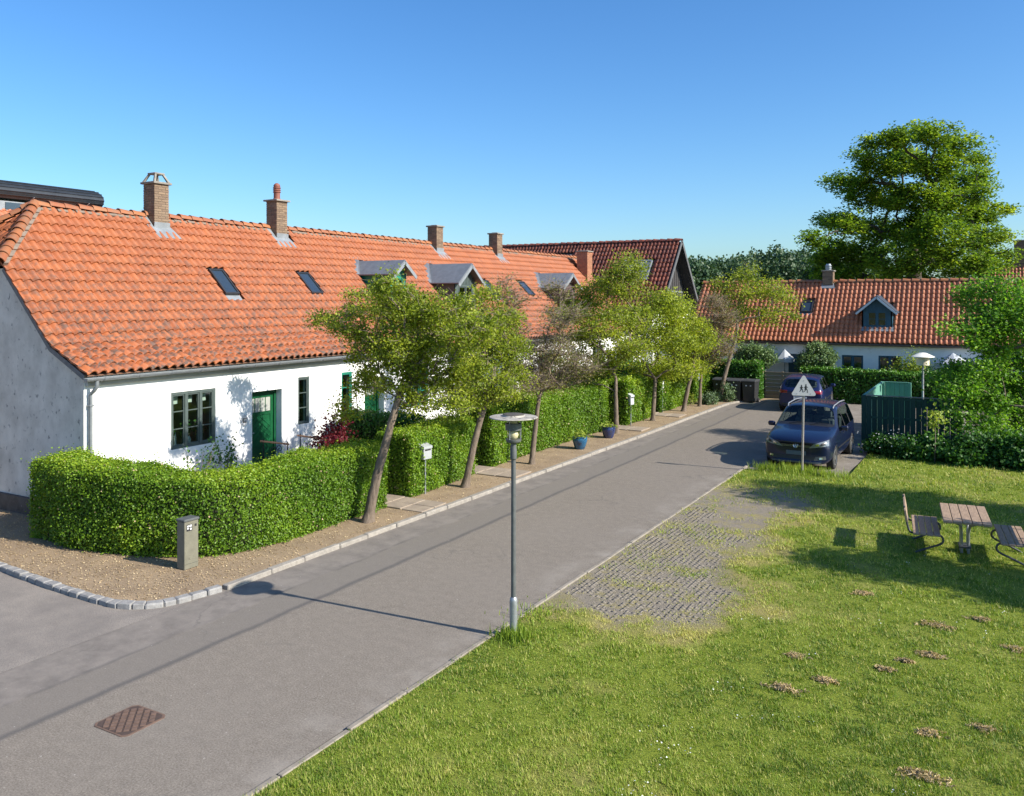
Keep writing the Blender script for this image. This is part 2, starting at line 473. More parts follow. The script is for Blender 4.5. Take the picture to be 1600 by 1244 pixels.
    cn = np.stack([ct[:, 1], -ct[:, 0]], 1)
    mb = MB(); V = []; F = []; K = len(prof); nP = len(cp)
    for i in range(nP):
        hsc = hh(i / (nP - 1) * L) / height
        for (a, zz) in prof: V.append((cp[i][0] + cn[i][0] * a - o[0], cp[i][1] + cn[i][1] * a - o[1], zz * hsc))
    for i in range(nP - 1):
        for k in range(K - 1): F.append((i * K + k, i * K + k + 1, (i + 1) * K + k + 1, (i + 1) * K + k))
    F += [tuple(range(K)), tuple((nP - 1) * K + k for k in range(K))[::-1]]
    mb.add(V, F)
    mb.build('blocking_core', M_core, root)
    return root

def tubes_np(segs):
    """many thin tapered tubes: list of (p0,p1,r0,r1); returns V,F quads (4-sided)"""
    P0 = np.array([s[0] for s in segs]); P1 = np.array([s[1] for s in segs])
    r0 = np.array([s[2] for s in segs]); r1 = np.array([s[3] for s in segs])
    T = unit(P1 - P0)
    ref = np.where(np.abs(T[:, 2:3]) < .9, np.array([[0, 0, 1.]]), np.array([[1., 0, 0]]))
    A = unit(np.cross(T, ref)); B = np.cross(T, A)
    K = 5; V = []
    for P, r in ((P0, r0), (P1, r1)):
        for k in range(K):
            w = 2 * PI * k / K
            V.append(P + (A * math.cos(w) + B * math.sin(w)) * r[:, None])
    V = np.stack(V, 1).reshape(-1, 3)
    b = np.arange(len(segs))[:, None] * 2 * K
    F = [np.concatenate([b + k, b + (k + 1) % K, b + K + (k + 1) % K, b + K + k], 1) for k in range(K)]
    return V, np.concatenate(F)

def smooth_path(pts, n=5):
    pts = np.asarray(pts, float); out = []
    m = len(pts)
    for i in range(m - 1):
        p0 = pts[max(i - 1, 0)]; p1 = pts[i]; p2 = pts[i + 1]; p3 = pts[min(i + 2, m - 1)]
        for t in np.linspace(0, 1, n, endpoint=False):
            out.append(.5 * ((2 * p1) + (-p0 + p2) * t + (2 * p0 - 5 * p1 + 4 * p2 - p3) * t * t + (-p0 + 3 * p1 - 3 * p2 + p3) * t ** 3))
    out.append(pts[-1])
    return np.array(out)

def tree(name, label, trunk, r0, r1, clumps, n_att, n_leaf, lsize, lm, cat='tree', group=None, seed=1, forks=None, flat=.55, cl_r=.28, twigs=3, twig_len=.35,
         bark=None, twigm=None, tint_bias=0.0, lean=.25, jitter=.12, droop=0.0, upn=.7, mixm=None, mixn=0, seg=9):
    """trunk polyline, limbs grown from its top towards points inside the crown clumps, leaves round the twig ends"""
    g = np.random.default_rng(seed)
    trunk = np.asarray(trunk, float)
    base = trunk[0].copy()
    root = empty(name, tuple(base), 0, label, cat, group)
    tp = smooth_path(trunk, 6)
    rs = np.linspace(1, 0, len(tp)); rr = r1 + (r0 - r1) * rs; rr[0] *= 1.35; rr[1] *= 1.12
    tb = MB().tube([tuple(p - base) for p in tp], list(rr), seg)
    # jitter for uneven bark
    tb.v = [tuple(np.array(v) + g.normal(0, r0 * .05, 3) * (1 if v[2] > 0.02 else 0)) for v in tb.v]
    tb.build('trunk', bark or M_bark, root, smooth=60)
    # attractors
    vol = np.array([c[1][0] * c[1][1] * c[1][2] * (c[2] if len(c) > 2 else 1) for c in clumps]); vol = vol ** .8; vol /= vol.sum()
    A = []; K = []
    for ci, c in enumerate(clumps):
        k = max(4, int(round(n_att * vol[ci])))
        d = unit(g.normal(size=(k, 3))) * (g.uniform(.25, 1, k) ** .5)[:, None]
        A.append(np.array(c[0]) + d * np.array(c[1])); K += [ci] * k
    A = np.concatenate(A)
    nodes = [tp[-1]]; par = [-1]
    st = int(len(tp) * .62) if forks is None else forks
    for p in tp[st:-1][::-1]: nodes.append(p); par.append(0)
    n_tr = len(nodes)
    order = np.argsort(np.linalg.norm(A - tp[-1], axis=1))
    pathlen = [0.0] * n_tr
    tips = []
    nd = np.array(nodes); pl = np.array(pathlen)
    for a in order:
        p = A[a]
        d = np.linalg.norm(nd - p, axis=1)
        below = np.clip(nd[:, 2] - p[2], 0, None)
        cost = d + lean * pl + below * .8
        j = int(np.argmin(cost))
        q0 = nd[j]; L = d[j]
        ns = max(1, int(L / .35))
        prev = j
        for i in range(1, ns + 1):
            t = i / ns
            q = q0 + (p - q0) * t
            if i < ns: q = q + g.normal(0, jitter * min(L, 1.0) * .35, 3) + np.array([0, 0, math.sin(t * PI) * L * .06])
            nd = np.vstack([nd, q]); par.append(prev); pl = np.append(pl, pl[prev] + L / ns)
            prev = len(nd) - 1
        tips.append(prev)
    cnt = np.zeros(len(nd))
    for i in range(len(nd) - 1, n_tr - 1, -1):
        cnt[i] += 1 if i in set() else 0
    for t in tips:
        i = t
        while i >= n_tr:
            cnt[i] += 1; i = par[i]
    ne = max(1, n_att)
    rad = lambda k: max(.006, r1 * .92 * (k / ne) ** .42)
    segs = []
    for i in range(n_tr, len(nd)):
        j = par[i]
        ra = rad(cnt[i]); rb = rad(max(cnt[i], cnt[j])) if j >= n_tr else ra * 1.25
        segs.append((nd[j] - base, nd[i] - base, min(rb, ra * 1.6), ra))
    tip = nd[tips]
    tw = []
    for t in tip:
        for _ in range(twigs):
            d = g.normal(size=3); d[2] = abs(d[2]) * .6; d /= np.linalg.norm(d)
            L = twig_len * g.uniform(.5, 1.2)
            mid = t + d * L * .5 + g.normal(0, .03, 3)
            tw.append((t - base, mid - base, .006, .004)); tw.append((mid - base, mid + d * L * .5 + g.normal(0, .05, 3) - base, .004, .0025))
    V, F = tubes_np(segs)
    link('limbs', np_mesh('limbs', V, F, smooth=True), bark or M_bark, root)
    if tw:
        V, F = tubes_np(tw)
        link('twigs', np_mesh('twigs', V, F, smooth=True), twigm or M_twig, root)['kind'] = 'stuff'
    # leaves in sprays round the twig ends
    def spray(n, mm, nm, lsz, tb):
        ti = g.integers(0, len(tip), n)
        sp = np.array([.8, .8, flat]) * cl_r
        P = tip[ti] + unit(g.normal(size=(n, 3))) * (g.uniform(0, 1, n) ** .7)[:, None] * 2.1 * sp * g.uniform(.6, 1.25, len(tip))[ti][:, None]
        LN = unit(unit(g.normal(size=(n, 3))) * .8 + np.array([0, 0, upn]))
        ct = g.normal(0, .16, len(tip))
        tint = .42 + ct[ti] + g.normal(0, .17, n) + tb
        leaves(nm, P - base, LN, lsz, mm, root, tint, droop=droop, g=g)
    spray(n_leaf, lm, 'crown', lsize, tint_bias)
    if mixm is not None: spray(mixn, mixm, 'crown_dry_leaves', lsize * .8, 0)
    return root

def shrub(name, label, c, rad, n, lsize, lm, cat='shrub', group=None, seed=1, stems=7, flat=1.0, tint=0.0, shell=.6):
    g = np.random.default_rng(seed)
    c = np.array(c, float); rad = np.array(rad, float)
    root = empty(name, (c[0], c[1], c[2]), 0, label, cat, group)
    nc = max(8, n // 90)
    cl = unit(g.normal(size=(nc, 3))) * (g.uniform(shell, 1, nc))[:, None]
    cl[:, 2] = np.abs(cl[:, 2]) * 1.0 - .15
    cl = cl * rad * np.array([.85, .85, .85]) + np.array([0, 0, rad[2] * .25])
    cl[:, 2] = np.clip(cl[:, 2], .08, None)
    i = g.integers(0, nc, n)
    P = cl[i] + g.normal(size=(n, 3)) * rad * .16
    P[:, 2] = np.clip(P[:, 2], .02, None)
    LN = unit(unit(g.normal(size=(n, 3))) * .9 + unit(P) * .5 + np.array([0, 0, .4]))
    ct = g.normal(0, .17, nc)
    leaves('foliage', P, LN, lsize, lm, root, .42 + ct[i] + g.normal(0, .18, n) + tint, g=g)
    segs = []
    for k in range(nc):
        if k > 40: break
        b = np.array([g.normal(0, .05), g.normal(0, .05), 0.0]); m_ = (b + cl[k]) * .5 + g.normal(0, .04, 3)
        segs += [(b, m_, .012, .008), (m_, cl[k], .008, .004)]
    V, F = tubes_np(segs)
    link('stems', np_mesh('stems', V, F, smooth=True), M_twig, root)
    return root

# ------------------------------------------------------------------ ground, road, verge, lawn
def sheet(name, poly, z, m, kind='structure', parent=None):
    bm = bmesh.new()
    vs = [bm.verts.new((p[0], p[1], z)) for p in poly]
    f = bm.faces.new(vs)
    bmesh.ops.triangulate(bm, faces=[f])
    bmesh.ops.recalc_face_normals(bm, faces=bm.faces)
    for f in bm.faces:
        if f.normal.z < 0: f.normal_flip()
    me = bpy.data.meshes.new(name); bm.to_mesh(me); bm.free()
    o = link(name, me, m, parent)
    if kind and not parent: o['kind'] = kind
    return o

M_earth = mat('meadow_ground', (0.10, 0.14, 0.03), (0.16, 0.15, 0.06), .3, .95, (8, .4, .03))
sheet('ground', [(-700, -300), (700, -300), (700, 1500), (-700, 1500)], -0.03, M_earth)

def road_material():
    m, nt, b = nt_new('asphalt')
    b.inputs['Roughness'].default_value = .82
    b.inputs['Specular IOR Level'].default_value = .3
    pos = n_pos(nt)
    sx = nt.nodes.new('ShaderNodeSeparateXYZ'); nt.links.new(pos, sx.inputs[0])
    wob = n_range(nt, n_noise(nt, pos, 1.1, 3, .6), 0, 1, -.10, .10)
    x = n_math(nt, 'ADD', sx.outputs[0], wob)
    agg = n_noise(nt, pos, 48, 4, .85)
    base = n_mix(nt, n_range(nt, agg, .36, .64), (0.102, 0.087, 0.070), (0.285, 0.248, 0.204))
    mot = n_range(nt, n_noise(nt, pos, 7, 4, .7), .3, .7, .85, 1.12)
    vm = nt.nodes.new('ShaderNodeVectorMath'); vm.operation = 'SCALE'; nt.links.new(base, vm.inputs[0]); nt.links.new(mot, vm.inputs['Scale']); base = vm.outputs[0]
    blot = n_range(nt, n_noise(nt, pos, .55, 5, .65), .35, .7)
    base = n_mix(nt, n_math(nt, 'MULTIPLY', blot, .35), base, (0.22, 0.193, 0.163))
    # old patched strip by the kerb: browner, ragged
    edge = n_range(nt, x, -9.80, -9.72, 1, 0)
    old = n_mix(nt, n_range(nt, n_noise(nt, pos, 2.2, 5, .7), .4, .66), (0.25, 0.22, 0.19), (0.165, 0.146, 0.128))
    old = n_mix(nt, n_range(nt, agg, .3, .7, 0, .4), old, (0.09, .082, .078))
    base = n_mix(nt, edge, base, old)
    # trench repair: smoother and greyer
    tr = n_math(nt, 'MULTIPLY', n_range(nt, x, -9.76, -9.72, 0, 1), n_range(nt, x, -9.12, -9.08, 1, 0))
    base = n_mix(nt, n_math(nt, 'MULTIPLY', tr, .55), base, (0.165, 0.149, 0.132))
    # tar seams
    x2 = n_math(nt, 'ADD', sx.outputs[0], n_range(nt, n_noise(nt, pos, .8, 4, .65), 0, 1, -.08, .08))
    d1 = n_math(nt, 'ABSOLUTE', n_math(nt, 'ADD', x2, 9.09))
    s1 = n_range(nt, d1, .015, .085, .75, 0)
    d2 = n_math(nt, 'ABSOLUTE', n_math(nt, 'ADD', x2, 9.78))
    s2 = n_math(nt, 'MULTIPLY', n_range(nt, d2, .01, .06, .55, 0), n_range(nt, n_noise(nt, pos, 1.5, 3), .4, .6))
    base = n_mix(nt, s1, base, (0.085, 0.08, 0.078)); base = n_mix(nt, s2, base, (0.085, .08, .077))
    # dust along the right edge, pale scuffs, light chips
    dust = n_math(nt, 'MULTIPLY', n_range(nt, x, -6.75, -6.1, 0, 1), n_range(nt, n_noise(nt, pos, 1.6, 4, .6), .45, .68, 0, .6))
    base = n_mix(nt, dust, base, (0.32, 0.29, 0.25))
    chip = n_range(nt, n_noise(nt, pos, 28, 1, .4), .755, .80, 0, .8)
    base = n_mix(nt, chip, base, (0.42, 0.39, 0.36))
    crack = nt.nodes.new('ShaderNodeTexVoronoi'); crack.feature = 'DISTANCE_TO_EDGE'; crack.inputs['Scale'].default_value = .28
    dv = nt.nodes.new('ShaderNodeVectorMath'); dv.operation = 'ADD'
    nz = nt.nodes.new('ShaderNodeTexNoise'); nz.inputs['Scale'].default_value = 1.3; nz.inputs['Detail'].default_value = 6
    nt.links.new(pos, nz.inputs[0]); nt.links.new(pos, dv.inputs[0]); nt.links.new(nz.outputs['Color'], dv.inputs[1]); nt.links.new(dv.outputs[0], crack.inputs['Vector'])
    cf = n_math(nt, 'MULTIPLY', n_range(nt, crack.outputs['Distance'], .0, .006, .5, 0), n_range(nt, n_noise(nt, pos, .4, 2), .5, .6))
    base = n_mix(nt, cf, base, (0.09, .085, .08))
    nt.links.new(base, b.inputs['Base Color'])
    n_bump(nt, b, agg, .5, .006)
    return m
M_road = road_material()
M_oldroad = mat('old_pale_asphalt', (0.27, 0.235, 0.20), (0.16, 0.14, 0.125), 1.2, .9, (90, .5, .006), c3=(.12, .11, .1), s3=85, lo3=.5, hi3=.62)
KERB = [(-34, 9.6), (-24, 8.9), (-18, 8.42), (-14.66, 8.2), (-13.58, 8.11), (-12.48, 8.05), (-11.67, 8.04), (-11.2, 8.13), (-10.85, 8.42), (-10.69, 8.87), (-10.58, 9.45), (-10.54, 12.6), (-10.48, 16.5), (-10.43, 20.4), (-10.36, 24.5), (-10.33, 27), (-10.30, 30.4), (-10.27, 35), (-10.2, 37.2), (-9.95, 38.2), (-9.4, 38.75), (-8.2, 38.95)]
sheet('road', [(-10.66, -20), (-6.07, -20), (-6.07, 23.2), (-3.5, 23.2), (-3.3, 28.2), (30, 28.2), (30, 39.95), (-13.2, 39.95), (-13.2, 8.0), (-10.66, 8.0)], 0.0, M_road)
sheet('side_road', [(-60, -20), (-10.66, -20), (-10.66, 10.5), (-60, 16)], 0.002, M_oldroad)

# granite kerb: every stone its own piece
M_granite = mat('granite_kerb', (0.30, 0.29, 0.275), (0.19, 0.185, 0.18), 9, .85, (45, .5, .01), c3=(.2, .2, .2), s3=60, lo3=.56, hi3=.66)
M_granite_d = mat('dirty_granite_kerb', (0.32, 0.29, 0.25), (0.21, 0.19, 0.165), 7, .88, (40, .5, .01), c3=(.22, .2, .17), s3=30, lo3=.56, hi3=.66)
kerb = empty('kerb', (-10.5, 9.4, 0)); kerb['kind'] = 'structure'
def kerb_stones(path, L0, wid, h, m, jit):
    sp, tot = resample(smooth_path(path, 8), .02)
    d = np.r_[0, np.cumsum(np.linalg.norm(np.diff(sp, axis=0), axis=1))]
    s = 0.0
    while s < tot - .15:
        L = L0 * random.uniform(.8, 1.2); e = min(s + L, tot)
        a = np.array([np.interp(s + .008, d, sp[:, k]) for k in (0, 1)]); b = np.array([np.interp(e - .008, d, sp[:, k]) for k in (0, 1)])
        t = (b - a); ln = np.linalg.norm(t); t /= ln
        n = np.array([-t[1], t[0]])       # away from the road
        mb = MB().bbox(0, ln, random.uniform(-jit, jit), wid, -.12, h + random.uniform(-jit, jit) * .8, .012 + random.random() * jit)
        mb.v = [(v[0] + random.uniform(-jit, jit) * .4, v[1] + random.uniform(-jit, jit) * .6, v[2] + random.uniform(-jit, jit) * .4) for v in mb.v]
        o = mb.build('kerb_stone', m, kerb, (a[0] + 10.5, a[1] - 9.4, 0), (0, 0, math.atan2(t[1], t[0])))
        s = e
kp = [np.array(p) for p in KERB]
kerb_stones(kp[1:11], .23, .15, .085, M_granite, .010)
kerb_stones(kp[10:19], .95, .13, .075, M_granite_d, .008)
kerb_stones(kp[18:], .9, .13, .06, M_granite_d, .008)

M_soil = mat('dry_soil', (0.30, 0.215, 0.13), (0.20, 0.14, 0.085), 1.6, .95, (60, .8, .012), c3=(.42, .34, .23), s3=55, lo3=.56, hi3=.68)
inner = [np.array(p) + np.array([-.10, .06]) for p in KERB[1:]]
sheet('verge_soil', [tuple(p) for p in inner] + [(-9.0, 43), (-40, 43), (-40, 10.8), (-25, 9.4)], .058, M_soil)
# little stones, bark bits and dry leaves lying on the soil
g = np.random.default_rng(11)
def inpoly(P, poly):
    x, y = P[:, 0], P[:, 1]; ins = np.zeros(len(P), bool); n = len(poly); j = n - 1
    for i in range(n):
        xi, yi = poly[i]; xj, yj = poly[j]
        c_ = ((yi > y) != (yj > y)) & (x < (xj - xi) * (y - yi) / (yj - yi + 1e-12) + xi)
        ins ^= c_; j = i
    return ins
Q = np.c_[g.uniform(-20, -10.4, 26000), 8 + g.exponential(9, 26000)]
Q = Q[inpoly(Q, [tuple(p + np.array([-.1, .05])) for p in inner] + [(-9.0, 43), (-40, 43), (-40, 10.8), (-25, 9.4)])]
Q = Q[(Q[:, 0] > -12.4) | (Q[:, 1] < 10.4)]
lit = leaves('soil_litter', np.c_[Q, np.full(len(Q), .068)], np.c_[g.normal(0, .35, len(Q)), g.normal(0, .35, len(Q)), np.ones(len(Q))], .028, L_hay, None, g.uniform(0, 1, len(Q)) ** 1.5, g=g)
tag(lit, kind='stuff')

# path slabs through the verge
M_slab = mat('brown_concrete_slab', (0.33, 0.265, 0.20), (0.23, 0.185, 0.145), 3, .9, (40, .4, .008), c3=(.15, .12, .09), s3=25, lo3=.62, hi3=.75)
def path_slabs(y0, wy, x0=-10.64, x1=-15.4):
    p = empty('path', ((x0 + x1) / 2, y0 + wy / 2, .06)); p['kind'] = 'structure'
    x = x0
    k = 0
    while x > x1:
        for j in range(2):
            L = .56
            mb = MB().bbox(0, L - .015, 0, wy / 2 - .015, 0, .05, .008)
            mb.build('slab', M_slab, p, (x - L - p.location.x, y0 + j * wy / 2 - p.location.y + random.uniform(-.006, .006), -.024 + random.uniform(-.006, .010)), (random.uniform(-.01, .01), 0, random.uniform(-.008, .008)))
        x -= .57; k += 1
path_slabs(14.78, .95)
path_slabs(18.75, .95)
path_slabs(27.6, .9)
path_slabs(31.6, .9, x1=-12.6)

# lawn with worn parking strip of grass pavers
def dryness(x, y):
    """0 lush, 1 bare/dry: worn strip beside the road and mottling"""
    n = fbm(x * .55, y * .55, 3, 4); n2 = fbm(x * 2.3, y * 2.3, 8, 3)
    e = -3.95 + .16 * (15 - y) * .35 + (n - .5) * 2.2        # strip's right border
    strip = np.clip((e - x) / .55 + .5, 0, 1) * np.clip((y - 10.9 + (n2 - .5) * 1.2) / .7, 0, 1) * np.clip((21.3 - y + (n - .5) * 3) / 1.5, 0, 1)
    fringe = np.clip((e + .75 + (n2 - .5) * 1.6 - x) / .5, 0, 1) * np.clip((y - 10.3 + (n2 - .5) * 2) / .8, 0, 1) * np.clip((22 - y) / 1.5, 0, 1) * .9
    patch = np.clip((n * .6 + n2 * .4 - .52) * 4.2, 0, 1) * .62
    return np.clip(np.maximum(np.maximum(strip, patch), fringe), 0, 1), strip
xs = np.r_[np.arange(-5.96, 6, .09), np.linspace(6, 40, 30)]
ys = np.r_[np.linspace(-20, 3, 20)[:-1], np.arange(3, 28.2, .09)]
XX, YY = np.meshgrid(xs, ys)
D, ST = dryness(XX, YY)
lift = np.clip((XX + 5.96) / .5, 0, 1)
def lawn_z(x, y):
    st_ = dryness(x, y)[1]
    return .02 + np.clip((x + 5.96) / .5, 0, 1) * (.02 + .05 * (fbm(x * .5, y * .5, 21, 3) - .4)) * (1 - st_ * .9)
ZZ = .02 + lift * (.02 + .05 * (fbm(XX * .5, YY * .5, 21, 3) - .4)) * (1 - ST * .9)
V = np.stack([XX, YY, ZZ], -1).reshape(-1, 3)
ny, nx = XX.shape
ii = np.arange(ny - 1)[:, None] * nx + np.arange(nx - 1)[None]
F = np.stack([ii, ii + 1, ii + nx + 1, ii + nx], -1).reshape(-1, 4)
cx = V[F].mean(1)
F = F[~((cx[:, 1] > 23.1) & (cx[:, 0] < -3.35))]
def lawn_material():
    m, nt, b = nt_new('lawn')
    b.inputs['Roughness'].default_value = .9; b.inputs['Specular IOR Level'].default_value = .15
    a = nt.nodes.new('ShaderNodeAttribute'); a.attribute_name = 'dry'
    s = nt.nodes.new('ShaderNodeAttribute'); s.attribute_name = 'strip'
    pos = n_pos(nt)
    fine = n_noise(nt, pos, 38, 4, .75)
    gcol = n_mix(nt, n_range(nt, fine, .3, .7), (0.07, 0.115, 0.014), (0.28, 0.32, 0.04))
    dcol = n_mix(nt, n_range(nt, fine, .3, .7), (0.24, 0.185, 0.07), (0.42, 0.34, 0.15))
    col = n_mix(nt, n_math(nt, 'MULTIPLY', a.outputs['Fac'], .8), gcol, dcol)
    dirt = n_mix(nt, n_range(nt, n_noise(nt, pos, 20, 4, .7), .3, .7), (0.19, 0.165, 0.135), (0.30, 0.26, 0.20))
    fs = n_math(nt, 'MULTIPLY', s.outputs['Fac'], n_range(nt, n_noise(nt, pos, 2.4, 5, .7), .30, .52))
    col = n_mix(nt, fs, col, dirt)
    nt.links.new(col, b.inputs['Base Color'])
    n_bump(nt, b, n_noise(nt, pos, 60, 4, .7), .9, .03)
    return m
M_lawn = lawn_material()
me = np_mesh('lawn', V, F, {'dry': D.ravel(), 'strip': ST.ravel()}, smooth=True)
lawn = link('lawn', me, M_lawn); lawn['kind'] = 'structure'
# flush concrete edging of the road
M_edge = mat('dirty_edging', (.29, .255, .205), (.19, .165, .13), 6, .9, (40, .4, .008))
edging = empty('road_edging', (-6.03, 10, 0)); edging['kind'] = 'structure'
y = -4.0
edge_me = MB().bbox(-.008, .062, 0, .985, -.1, .036, .008).mesh('edging_stone')
while y < 23.2:
    o = link('edging_stone', edge_me, M_edge, edging, (random.uniform(-.006, .006), y - 10, random.uniform(-.006, .004)), (0, 0, random.uniform(-.006, .006)))
    y += 1.0

# grass-paver grid showing through the worn strip
g = np.random.default_rng(5)
M_paver = mat('concrete_grass_paver', (0.225, 0.195, 0.155), (0.15, 0.13, 0.105), 2, .95, (50, .5, .006))
vs = []; fs = []
pit = .092
bx = np.array([(a, b_, c_) for c_ in (0, 1) for (a, b_) in ((0, 0), (1, 0), (1, 1), (0, 1))], float)
bf = np.array([(4, 5, 6, 7), (0, 1, 5, 4), (1, 2, 6, 5), (2, 3, 7, 6), (3, 0, 4, 7)])
rows = []
for j, yy in enumerate(np.arange(10.9, 23.0, pit)):
    for i, xx in enumerate(np.arange(-5.85, -3.0, pit)):
        st = dryness(np.array([xx]), np.array([yy]))[1][0]
        nn = fbm(np.array([xx * 1.1]), np.array([yy * 1.1]), 31, 3)[0]
        if st * 1.1 + (nn - .5) * 2.0 - max(0, yy - 14.6) * .22 < .70: continue
        if random.random() < .12: continue
        rows.append((xx, yy, .072, .040, .027 + random.uniform(-.008, .003)))
        rows.append((xx, yy, .034, .085, .025 + random.uniform(-.008, .003)))
rows = np.array(rows)
Vp = np.stack([rows[:, None, 0] + bx[None, :, 0] * rows[:, None, 2], rows[:, None, 1] + bx[None, :, 1] * rows[:, None, 3], np.where(bx[None, :, 2] > 0, rows[:, None, 4], .0)], -1).reshape(-1, 3)
Fp = (np.arange(len(rows))[:, None, None] * 8 + bf[None]).reshape(-1, 4)
pv = link('grass_pavers', np_mesh('grass_pavers', Vp, Fp), M_paver); pv['kind'] = 'stuff'

# grass blades, dense where seen close
def cam_scatter(n, Z0, Z1, g):
    Z = 1 / g.uniform(1 / Z1, 1 / Z0, n)
    X = g.uniform(-.34, .67, n) * Z
    return np.c_[X * _c - Z * _s, X * _s + Z * _c], Z
g = np.random.default_rng(3)
Q, Z = cam_scatter(760000, 7.4, 27, g)
ok = (Q[:, 0] > -6.0) & (Q[:, 1] > 2) & ~((Q[:, 1] > 23.2) & (Q[:, 0] < -3.3)) & (Q[:, 1] < 27)
Q = Q[ok]; Z = Z[ok]
d, st = dryness(Q[:, 0], Q[:, 1])
nn = fbm(Q[:, 0] * 1.8, Q[:, 1] * 1.8, 41, 3)
ok = g.random(len(Q)) > np.clip(st * (.74 + (nn - .5) * 2.6), 0, .96)
edge = Q[:, 0] < -5.93
tf0 = fbm(Q[:, 0] * 7, Q[:, 1] * 7, 55, 2)
ok &= g.random(len(Q)) < np.clip(.35 + (tf0 - .38) * 3.2, .12, 1)
ok &= ~(edge & (g.random(len(Q)) < .75))
Q = Q[ok]; Z = Z[ok]; d = d[ok]; st = st[ok]
n = len(Q)
tuft = fbm(Q[:, 0] * 3, Q[:, 1] * 3, 51, 2)
lenb = (.024 + .045 * g.random(n) ** 1.5) * (.45 + 1.1 * tuft) * np.clip(Z / 14, .9, 1.5) * (1 - .3 * st)
w = .0052 * np.clip(Z / 10, .85, 3.0)
az = g.uniform(0, 2 * PI, n); tl = g.uniform(.2, 1.15, n)
dirv = np.c_[np.cos(az) * np.sin(tl), np.sin(az) * np.sin(tl), np.cos(tl)]
side = np.c_[-np.sin(az), np.cos(az), np.zeros(n)]
B0 = np.c_[Q, lawn_z(Q[:, 0], Q[:, 1]) - .006]
bl = np.stack([B0 - side * w[:, None], B0 + side * w[:, None], B0 + dirv * lenb[:, None]], 1).reshape(-1, 3)
tint = .26 + .48 * d + g.normal(0, .17, n) + (fbm(Q[:, 0] * .8, Q[:, 1] * .8, 61, 3) - .5) * .7 + (fbm(Q[:, 0] * 5, Q[:, 1] * 5, 63, 2) - .5) * .55
tint = np.where(g.random(n) < .17, .97, tint)
gr = link('grass', np_mesh('grass', bl, np.arange(n * 3).reshape(-1, 3), {'tint': np.repeat(np.clip(tint, 0, 1), 3)}), L_grass)
tag(gr, 'short mown lawn grass beside the road', 'grass', kind='stuff')
# tall tufts where the mower does not reach: lamp foot, sign foot, along the edging
def tuft_grass(label, c, r, n, hgt, tb=.3):
    P = np.c_[c[0] + g.normal(0, r, n), c[1] + g.normal(0, r, n), np.full(n, .03)]
    az = g.uniform(0, 2 * PI, n); tl = np.abs(g.normal(0, .45, n)); ln = hgt * g.uniform(.4, 1.2, n)
    dv = np.c_[np.cos(az) * np.sin(tl), np.sin(az) * np.sin(tl), np.cos(tl)]; sd = np.c_[-np.sin(az), np.cos(az), np.zeros(n)] * .006
    o_ = np.array([c[0], c[1], 0])
    mid = P + dv * ln[:, None] * .55; tipp = P + (dv + np.array([0, 0, -.35]) * tl[:, None]) * ln[:, None]
    Vv = np.stack([P - sd, P + sd, mid - sd * .8, mid + sd * .8, tipp], 1).reshape(-1, 3) - o_
    i = np.arange(n) * 5
    Ff = np.concatenate([np.stack([i, i + 1, i + 3], 1), np.stack([i, i + 3, i + 2], 1), np.stack([i + 2, i + 3, i + 4], 1)])
    o = link('grass_tuft', np_mesh('grass_tuft', Vv, Ff, {'tint': np.repeat(np.clip(tb + g.normal(0, .15, n), 0, 1), 5)}), L_grass, None, (c[0], c[1], 0))
    o['kind'] = 'stuff'
    return o
tuft_grass('tall unmown grass tuft round the foot of the street lamp', (-5.66, 9.98), .13, 380, .20)
tuft_grass('tall flowering grass round the foot of the warning sign', (-4.75, 23.25), .30, 500, .26, .45)
tuft_grass('tall grass at the front wheel of the parked blue car', (-3.6, 23.1), .22, 300, .22, .45)
for xx in np.arange(-5.5, -3.7, .3): tuft_grass('tall grass before the parked blue car', (xx, 23.2 + g.uniform(-.08, .08)), .14, 150, .24, .42)
tuft_grass('ragged grass strip spilling over the road edging', (-5.75, 10.9), .25, 260, .10, .4)
# dry clipping heaps left by the mower
spots = [(1466, 985, .22), (1432, 940, .14), (1455, 1030, .16), (1470, 1055, .12), (1385, 1055, .12), (1395, 1010, .16), (1225, 1082, .22), (1458, 1110, .20), (1452, 1155, .14), (1446, 1180, .16), (1440, 1222, .20), (1360, 1155, .16), (1350, 935, .16), (1230, 960, .08), (1535, 975, .16), (1510, 998, .14), (1585, 1020, .16), (1300, 1035, .16), (1240, 1032, .14), (1335, 980, .16), (1290, 1070, .12), (1530, 1105, .12), (1415, 1040, .1), (1345, 1190, .12), (1540, 1150, .12)]
for (px, py, r) in [q for i_, q in enumerate(spots) if i_ % 2 == 0]:
    Z_ = FPX * CAM_H / (py - HPX); c = at(px, py, Z_)
    r *= .8; n = max(190, int(210 * (r / .2) ** 1.5))
    az = g.uniform(0, 2 * PI, n); rr = r * g.random(n) ** .65 * 1.25 * (.35 + .9 * hash2(np.floor(az * 1.6), np.zeros(n), px))
    P = np.c_[np.cos(az) * rr * 1.35, np.sin(az) * rr * .8, lawn_z(c[0] + np.cos(az) * rr * 1.35, c[1] + np.sin(az) * rr * .8) + .012 + .02 * np.exp(-(rr / r * 1.6) ** 2) * g.uniform(.3, 1.3, n)]
    o = leaves('grass_clippings', P, np.c_[g.normal(0, 1, n), g.normal(0, 1, n), np.full(n, .8)], .06, L_hay, None, g.uniform(.35, 1, n), aspect=.13, g=g)
    o.location = (c[0], c[1], 0)
    tag(o, 'small heap of dried brown grass clippings on the lawn', 'clippings', 'heaps of dried clippings on the lawn')
